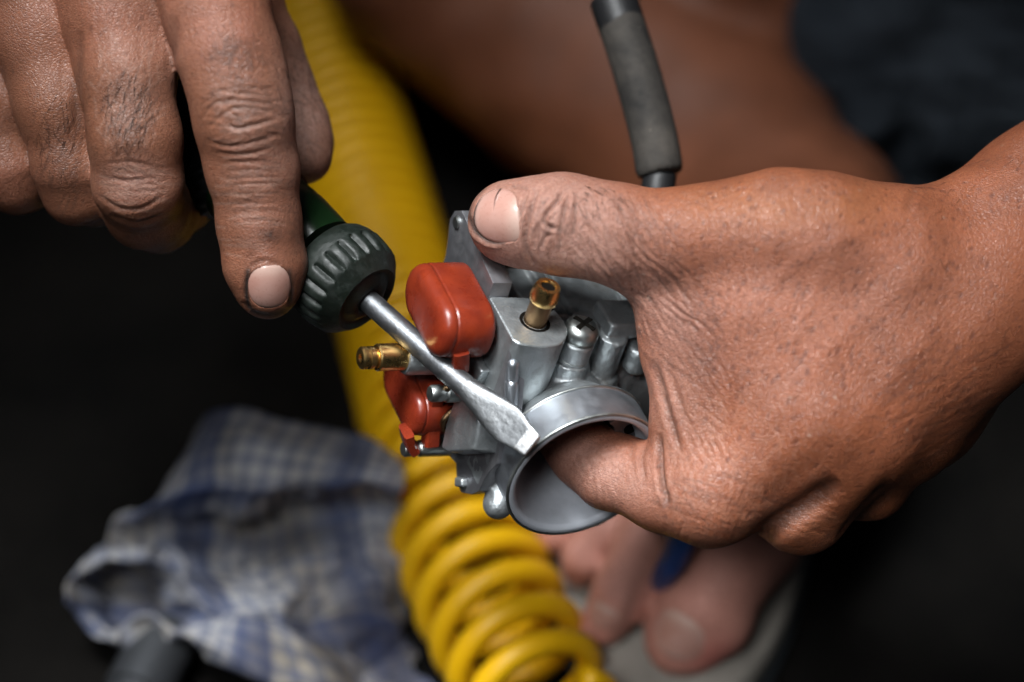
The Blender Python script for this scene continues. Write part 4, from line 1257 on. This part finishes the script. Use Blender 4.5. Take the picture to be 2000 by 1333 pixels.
loft('blade_tip', [(LM * 0.9435, 4.12, 0.92, 6), (LM * 0.96, 3.9, 0.86, 6), (LM * 0.985, 3.65, 0.76, 6), (LM * 0.997, 3.5, 0.68, 6), (LM, 3.3, 0.5, 6)], 'blade_tip', n=56)
# collar with moulded ribs
def ribs(t, s, r):
    if -0.0135 < s < -0.0055 and r > 0.013:
        w = 0.5 + 0.5 * math.cos(t * 21); return r - 0.0009 * w ** 4 + 0.0002 * (1 - w)
    return r
prof = [(-21, 0), (-21, 12.4), (-20, 14.0), (-18.2, 15.2), (-16, 15.9), (-14, 16.1), (-13.6, 16.1), (-13.2, 16.1), (-11, 16.0), (-8, 15.6), (-6.2, 15.1), (-5.4, 14.7), (-5.0, 14.2), (-2.6, 12.0), (-1.6, 10.8), (-1.9, 10.0), (-2.6, 9.2), (-2.2, 8.0), (-1.0, 6.4), (-0.6, 4.4), (-1.4, 3.3), (-3, 3.1), (-3, 0)]
V, F = lathe([(x * mm, r * mm) for x, r in prof], S_COL, SA, 252, hint=SNn, mod=ribs)
mesh_obj('collar', V, F, MAT['collar'], parent=driver, sharp=60)
def flutes(t, s, r): return r * (1 - 0.035 * (0.5 + 0.5 * math.cos(6 * t)))
V, F = lathe([(x * mm, r * mm) for x, r in ((-62, 0), (-62, 12.0), (-55, 12.2), (-50, 13.2), (-44, 13.9), (-34, 13.9), (-26, 13.2), (-23, 12.8), (-23, 0))], S_COL, SA, 96, hint=SNn, mod=flutes)
mesh_obj('neck', V, F, MAT['green'], parent=driver, sharp=60)
def knurl(t, s, r):
    return r + 0.0007 * math.sin(18 * t + s * 1800) * (r > 0.010)
V, F = lathe([(x * mm, r * mm) for x, r in [(-118, 0), (-117, 7.5), (-114, 11.5)] + [(x, 13.3 + 0.45 * math.sin(x * 1.9)) for x in np.linspace(-111, -61, 60)] + [(-60, 12.5), (-60, 0)]], S_COL, SA, 96, hint=SNn, mod=knurl)
mesh_obj('grip', V, F, MAT['grip'], parent=driver)
# ------------------------------------------------------------------ yellow coil spring lying on the floor
def coil():
    wire = 0.0037; R = 0.0216
    axis = cr_spline([on_floor(x, y, R + wire) for x, y in ((1075, 1420), (1012, 1290), (922, 1100), (850, 860), (790, 640), (692, 300), (604, 0), (560, -120))], 400)
    d = np.linalg.norm(np.diff(axis, axis=0), axis=1); S = np.concatenate([[0], np.cumsum(d)]); L = S[-1]
    at = lambda s: np.array([np.interp(s, S, axis[:, i]) for i in range(3)])
    path = []; s = 0.0; ang = 0.4
    while s < L - 0.002:
        f = s / L
        pitch = 0.0178 - 0.0076 * min(1, f * 2.1)
        ang += 2 * math.pi / 44; s += pitch / 44
        ax = unit(at(min(s + 0.01, L)) - at(max(s - 0.01, 0)))
        _, u, v = frame_from(ax)
        path.append(at(s) + (u * math.cos(ang) + v * math.sin(ang)) * R)
    V, F = sweep(np.array(path), [0.0044 - 0.0007 * min(1, i / len(path) * 2) for i in range(len(path))], 14)
    return mesh_obj('coil_spring', V, F, MAT['yellow'])
sp_o = coil()
tag(sp_o, 'long yellow coil spring lying on the floor behind the carburettor', 'spring')

# ------------------------------------------------------------------ right leg and foot in a flip-flop
def leg():
    s = Sdf()
    def L(px, py, depth, rmm):
        return (*cam_mm(px, py, REF - depth * 1000), rmm)
    # foot: forefoot and toes
    def toe(pts, k=4): s.chain([L(*p) for p in pts], 3, 3)
    toe([(1440, 1000, 0.955, 21), (1416, 1110, 0.943, 15.5), (1374, 1194, 0.942, 16.0), (1338, 1244, 0.944, 13.8)], 8)
    toe([(1330, 970, 0.965, 14), (1262, 1060, 0.948, 9.6), (1205, 1165, 0.946, 9.8), (1180, 1215, 0.951, 8.6)], 8)
    toe([(1240, 950, 0.975, 12), (1180, 1030, 0.960, 7.6), (1140, 1095, 0.960, 7.4), (1130, 1115, 0.965, 6.6)], 8)
    toe([(1180, 930, 0.985, 11), (1120, 1000, 0.972, 7), (1088, 1045, 0.972, 6.6)], 8)
    toe([(1140, 900, 0.995, 11), (1080, 975, 0.987, 8), (1050, 1020, 0.987, 7.5)], 8)
    s.chain([L(1440, 1010, 0.960, 24), L(1470, 900, 0.975, 30), L(1500, 740, 0.985, 36), L(1530, 560, 0.995, 38)], 14, 14)
    s.chain([L(1220, 930, 0.985, 18), L(1340, 800, 1.005, 26), L(1500, 640, 1.015, 34)], 14, 14)
    # heel, ankle, shin rising to the upper left
    s.chain([L(1500, 640, 1.02, 38), L(1560, 480, 1.05, 42)], 14)
    s.chain([L(1545, 520, 1.03, 40), L(1380, 300, 1.09, 46), L(1150, 100, 1.12, 52), L(900, -120, 1.14, 58)], 16, 14)
    # thigh folded on top, hidden by the shorts further right
    s.chain([L(1400, -420, 1.10, 70), L(1470, -120, 1.13, 66), L(1560, 180, 1.17, 62), L(1640, 420, 1.20, 50)], 10, 14)
    V, F = s.mesh(2.7, smooth=2, subdiv=0)
    N = vnormals(V, F)
    V = V + N * lumpy(V, 0.8, 40, 5)[:, None]
    px, py = proj(V)
    n1, n2 = vnoise(V, 30, 21, 3), vnoise(V, 8, 22, 3)
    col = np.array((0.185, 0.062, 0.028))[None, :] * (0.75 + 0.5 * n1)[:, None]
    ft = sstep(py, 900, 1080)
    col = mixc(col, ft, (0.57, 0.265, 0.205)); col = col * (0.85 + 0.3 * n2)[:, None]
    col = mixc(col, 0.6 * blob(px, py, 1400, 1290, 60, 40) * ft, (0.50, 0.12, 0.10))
    col = mixc(col, 0.5 * blob(px, py, 1222, 1200, 14, 90, 20) * ft + 0.4 * blob(px, py, 1330, 1325, 120, 14), (0.05, 0.035, 0.03))  # shade between the toes and under the big toe, painted into the skin
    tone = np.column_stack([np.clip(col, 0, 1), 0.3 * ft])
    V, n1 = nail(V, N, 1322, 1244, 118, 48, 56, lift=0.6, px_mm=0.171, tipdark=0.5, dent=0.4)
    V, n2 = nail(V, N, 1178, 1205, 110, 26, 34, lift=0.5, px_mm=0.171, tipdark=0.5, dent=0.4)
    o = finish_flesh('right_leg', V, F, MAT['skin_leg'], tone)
    add_nail('toenail', o, n1); add_nail('toenail', o, n2)
    return o
leg()

def shorts():
    s = Sdf()
    def L(px, py, depth, rmm):
        return (*cam_mm(px, py, REF - depth * 1000), rmm)
    s.chain([L(1760, -300, 1.12, 75), L(1740, 0, 1.13, 72), L(1790, 190, 1.15, 62), L(1850, 330, 1.19, 44)], 14, 14)
    s.chain([L(2150, -300, 1.10, 110), L(2050, 0, 1.13, 90), L(2080, 200, 1.16, 70)], 14, 14)
    # folds
    for a, b in (((1640, -40), (1700, 240)), ((1830, -120), (1850, 260)), ((1930, -100), (1980, 200))):
        s.cone(cam_mm(*a, -255), cam_mm(*b, -262), 7, 9, 6)
    V, F = s.mesh(2.6, smooth=2)
    N = vnormals(V, F)
    V = V + N * (lumpy(V, 2.4, 45, 15) + lumpy(V, 0.8, 16, 16))[:, None]
    return mesh_obj('shorts', to_world(V), F, MAT['denim'], parent=person)
shorts()

# ------------------------------------------------------------------ flip-flop under the foot
def flipflop():
    toe_c = on_floor(1330, 1290, 0.02)
    out = [(1170, 1310), (1255, 1372), (1330, 1395), (1410, 1365), (1485, 1295), (1540, 1195), (1570, 1090), (1592, 950), (1620, 800), (1640, 640), (1600, 520), (1500, 470), (1400, 520), (1330, 620), (1260, 740), (1170, 850), (1090, 930), (1050, 1010), (1050, 1090), (1090, 1190)]
    P = np.array([on_floor(x, y, 0.022)[:2] for x, y in out])
    c = P.mean(0)
    ring = cr_spline(np.vstack([P, P[:1]]), 90)[:-1]
    root = empty('flip_flop', (c[0], c[1], 0.0))
    tag(root, 'grey foam flip-flop with blue strap under the bare foot', 'flip-flop')
    def slab(name, z0, z1, grow, mat):
        V, F = [], []
        n = len(ring)
        levels = [(z0, -0.0015), (z0 + 0.0015, 0), (z1 - 0.002, 0), (z1, -0.002)]
        for z, g in levels:
            for p in ring:
                d = (p - c) / np.linalg.norm(p - c); q = p + d * (g + grow); V.append((q[0], q[1], z))
        for i in range(3):
            for k in range(n): F.append((i * n + k, i * n + (k + 1) % n, (i + 1) * n + (k + 1) % n, (i + 1) * n + k))
        F.append(tuple(range(n - 1, -1, -1))); F.append(tuple(3 * n + k for k in range(n)))
        return mesh_obj(name, np.array(V), F, MAT[mat], parent=root, sharp=50)
    slab('outsole', 0.0005, 0.009, 0.0015, 'sole_edge'); slab('footbed', 0.0092, 0.022, 0.0, 'sole')
    post = on_floor(1284, 1158, 0.024)
    def band(a, b, up):
        m = (a + b) / 2 + np.array([0, 0, up])
        Pp = cr_spline(np.array([a, a * .6 + m * .4 + np.array([0, 0, up * .3]), m, b]), 20)
        V, F = sweep(Pp, [0.0050 + 0.003 * i / 19 for i in range(20)], 14)
        return V, F
    thong = cr_spline(np.array([post + np.array([0, 0, -0.003]), w_at(1300, 1122, 0.933), w_at(1322, 1078, 0.924), w_at(1335, 1030, 0.918)]), 20)
    V, F = join_vf(sweep(thong, [0.0036 + 0.002 * i / 19 for i in range(20)], 14), band(w_at(1335, 1030, 0.918), w_at(1560, 860, 0.945), 0.004))
    mesh_obj('strap', V, F, MAT['strap'], parent=root)
    V, F = join_vf(band(w_at(1330, 1045, 0.925), w_at(1180, 860, 0.965), 0.004))
    mesh_obj('strap', V, F, MAT['strap'], parent=root)
flipflop()

# ------------------------------------------------------------------ checked rag in a heap
def rag():
    # control net: rows from the top flap down to the front hem, columns left to right (px, py, depth)
    rows = [
        [(330, 985, 1.000), (360, 900, 0.992), (395, 815, 0.985), (470, 795, 0.978), (560, 815, 0.972), (650, 835, 0.968), (720, 850, 0.966), (785, 905, 0.972)],
        [(285, 1010, 0.985), (320, 940, 0.975), (385, 880, 0.965), (470, 870, 0.958), (560, 880, 0.954), (650, 890, 0.952), (730, 905, 0.952), (790, 930, 0.962)],
        [(255, 1020, 0.980), (300, 985, 0.968), (390, 960, 0.958), (470, 965, 0.952), (560, 965, 0.950), (650, 950, 0.948), (735, 945, 0.948), (785, 960, 0.958)],
        [(235, 1030, 0.985), (300, 1012, 0.980), (390, 1012, 0.972), (470, 1022, 0.966), (560, 1008, 0.962), (650, 985, 0.958), (735, 972, 0.956), (782, 985, 0.964)],
        [(215, 1040, 0.985), (300, 1040, 0.990), (390, 1035, 0.992), (480, 1040, 0.985), (565, 1030, 0.985), (655, 1010, 0.985), (735, 1000, 0.982), (790, 1030, 0.982)],
        [(180, 1075, 0.975), (270, 1085, 0.965), (360, 1075, 0.972), (465, 1070, 0.962), (565, 1075, 0.960), (660, 1070, 0.966), (740, 1060, 0.975), (800, 1100, 0.982)],
        [(165, 1130, 0.958), (255, 1140, 1.000), (345, 1120, 0.960), (460, 1115, 0.948), (570, 1120, 0.946), (670, 1130, 0.956), (750, 1130, 0.968), (815, 1175, 0.982)],
        [(158, 1185, 0.955), (250, 1195, 0.990), (340, 1170, 0.950), (450, 1160, 0.940), (570, 1170, 0.938), (680, 1195, 0.950), (765, 1215, 0.966), (830, 1250, 0.982)],
        [(165, 1225, 0.962), (250, 1240, 0.955), (350, 1215, 0.945), (450, 1210, 0.936), (575, 1235, 0.934), (690, 1265, 0.946), (780, 1300, 0.962), (850, 1330, 0.980)],
        [(200, 1248, 0.962), (275, 1240, 0.955), (350, 1262, 0.946), (450, 1290, 0.938), (580, 1330, 0.936), (700, 1370, 0.948), (790, 1400, 0.962), (870, 1420, 0.980)],
        [(230, 1250, 0.968), (290, 1250, 0.962), (350, 1285, 0.955), (440, 1320, 0.948), (570, 1370, 0.944), (690, 1430, 0.952), (790, 1460, 0.966), (880, 1480, 0.984)],
    ]
    G = np.array([[w_at(*p) for p in r] for r in rows])
    nu, nv = 150, 200
    G1 = np.stack([cr_spline(G[i], nu) for i in range(len(rows))])
    G2 = np.stack([cr_spline(G1[:, j], nv) for j in range(nu)], 1)
    # wrinkles
    U = np.linspace(0, 1, nu)[None, :]; W = np.linspace(0, 1, nv)[:, None]
    r = np.random.default_rng(4)
    w = np.zeros((nv, nu))
    for i in range(26):
        a = r.uniform(0, math.pi); f = r.uniform(9, 34); ph = r.uniform(0, 6.28)
        env = np.exp(-(((U - r.uniform(0, 1)) / 0.3) ** 2 + ((W - r.uniform(0.15, 1)) / 0.3) ** 2))
        ph_ = f * (U * math.cos(a) + W * math.sin(a)) + ph
        w += env * (np.sin(ph_) + 0.9 * (1 - 2 * np.abs(np.sin(ph_ * 0.5 + 1.0)))) / f * 14
    du = np.gradient(G2, axis=1); dv = np.gradient(G2, axis=0)
    Nn = np.cross(du, dv); Nn /= np.linalg.norm(Nn, axis=2)[..., None] + 1e-9
    if (Nn @ CAM_B).mean() < 0: Nn = -Nn
    G2 = G2 + Nn * (w * (0.0042 + 0.0034 * np.clip(W * 2 - 0.7, 0, 1)))[..., None]
    G2[..., 2] = np.maximum(G2[..., 2], 0.002)
    uv = np.stack(np.broadcast_arrays(U * 0.105 + 0.012 * np.sin(W * 5), W * 0.16 + 0 * U), -1).reshape(-1, 2)
    V = G2.reshape(-1, 3)
    ii = np.arange(nv - 1)[:, None] * nu + np.arange(nu - 1)[None, :]
    F = np.stack([ii, ii + 1, ii + nu + 1, ii + nu], -1).reshape(-1, 4)
    o = mesh_obj('rag', V, F, MAT['rag'], uv=uv)
    so = o.modifiers.new('thickness', 'SOLIDIFY'); so.thickness = 0.0012; so.offset = 0
    tag(o, 'crumpled blue and white checked cloth rag lying on the floor', 'rag')
    # a rolled corner peeking out at its left
    return o
rag()

# dark steel rod half covered by the rag
a, b = on_floor(330, 1235, 0.013), on_floor(235, 1420, 0.013)
ax = b - a; Lr = float(np.linalg.norm(ax))
V, F = lathe([(0, 0), (0, 0.0095), (0.002, 0.0115), (0.03, 0.0115), (0.031, 0.0098), (Lr, 0.0098), (Lr, 0)], a, ax, 40)
ro = mesh_obj('steel_rod', V, F, MAT['rod'], sharp=40)
tag(ro, 'dark steel rod on the floor, half hidden under the checked rag', 'rod')
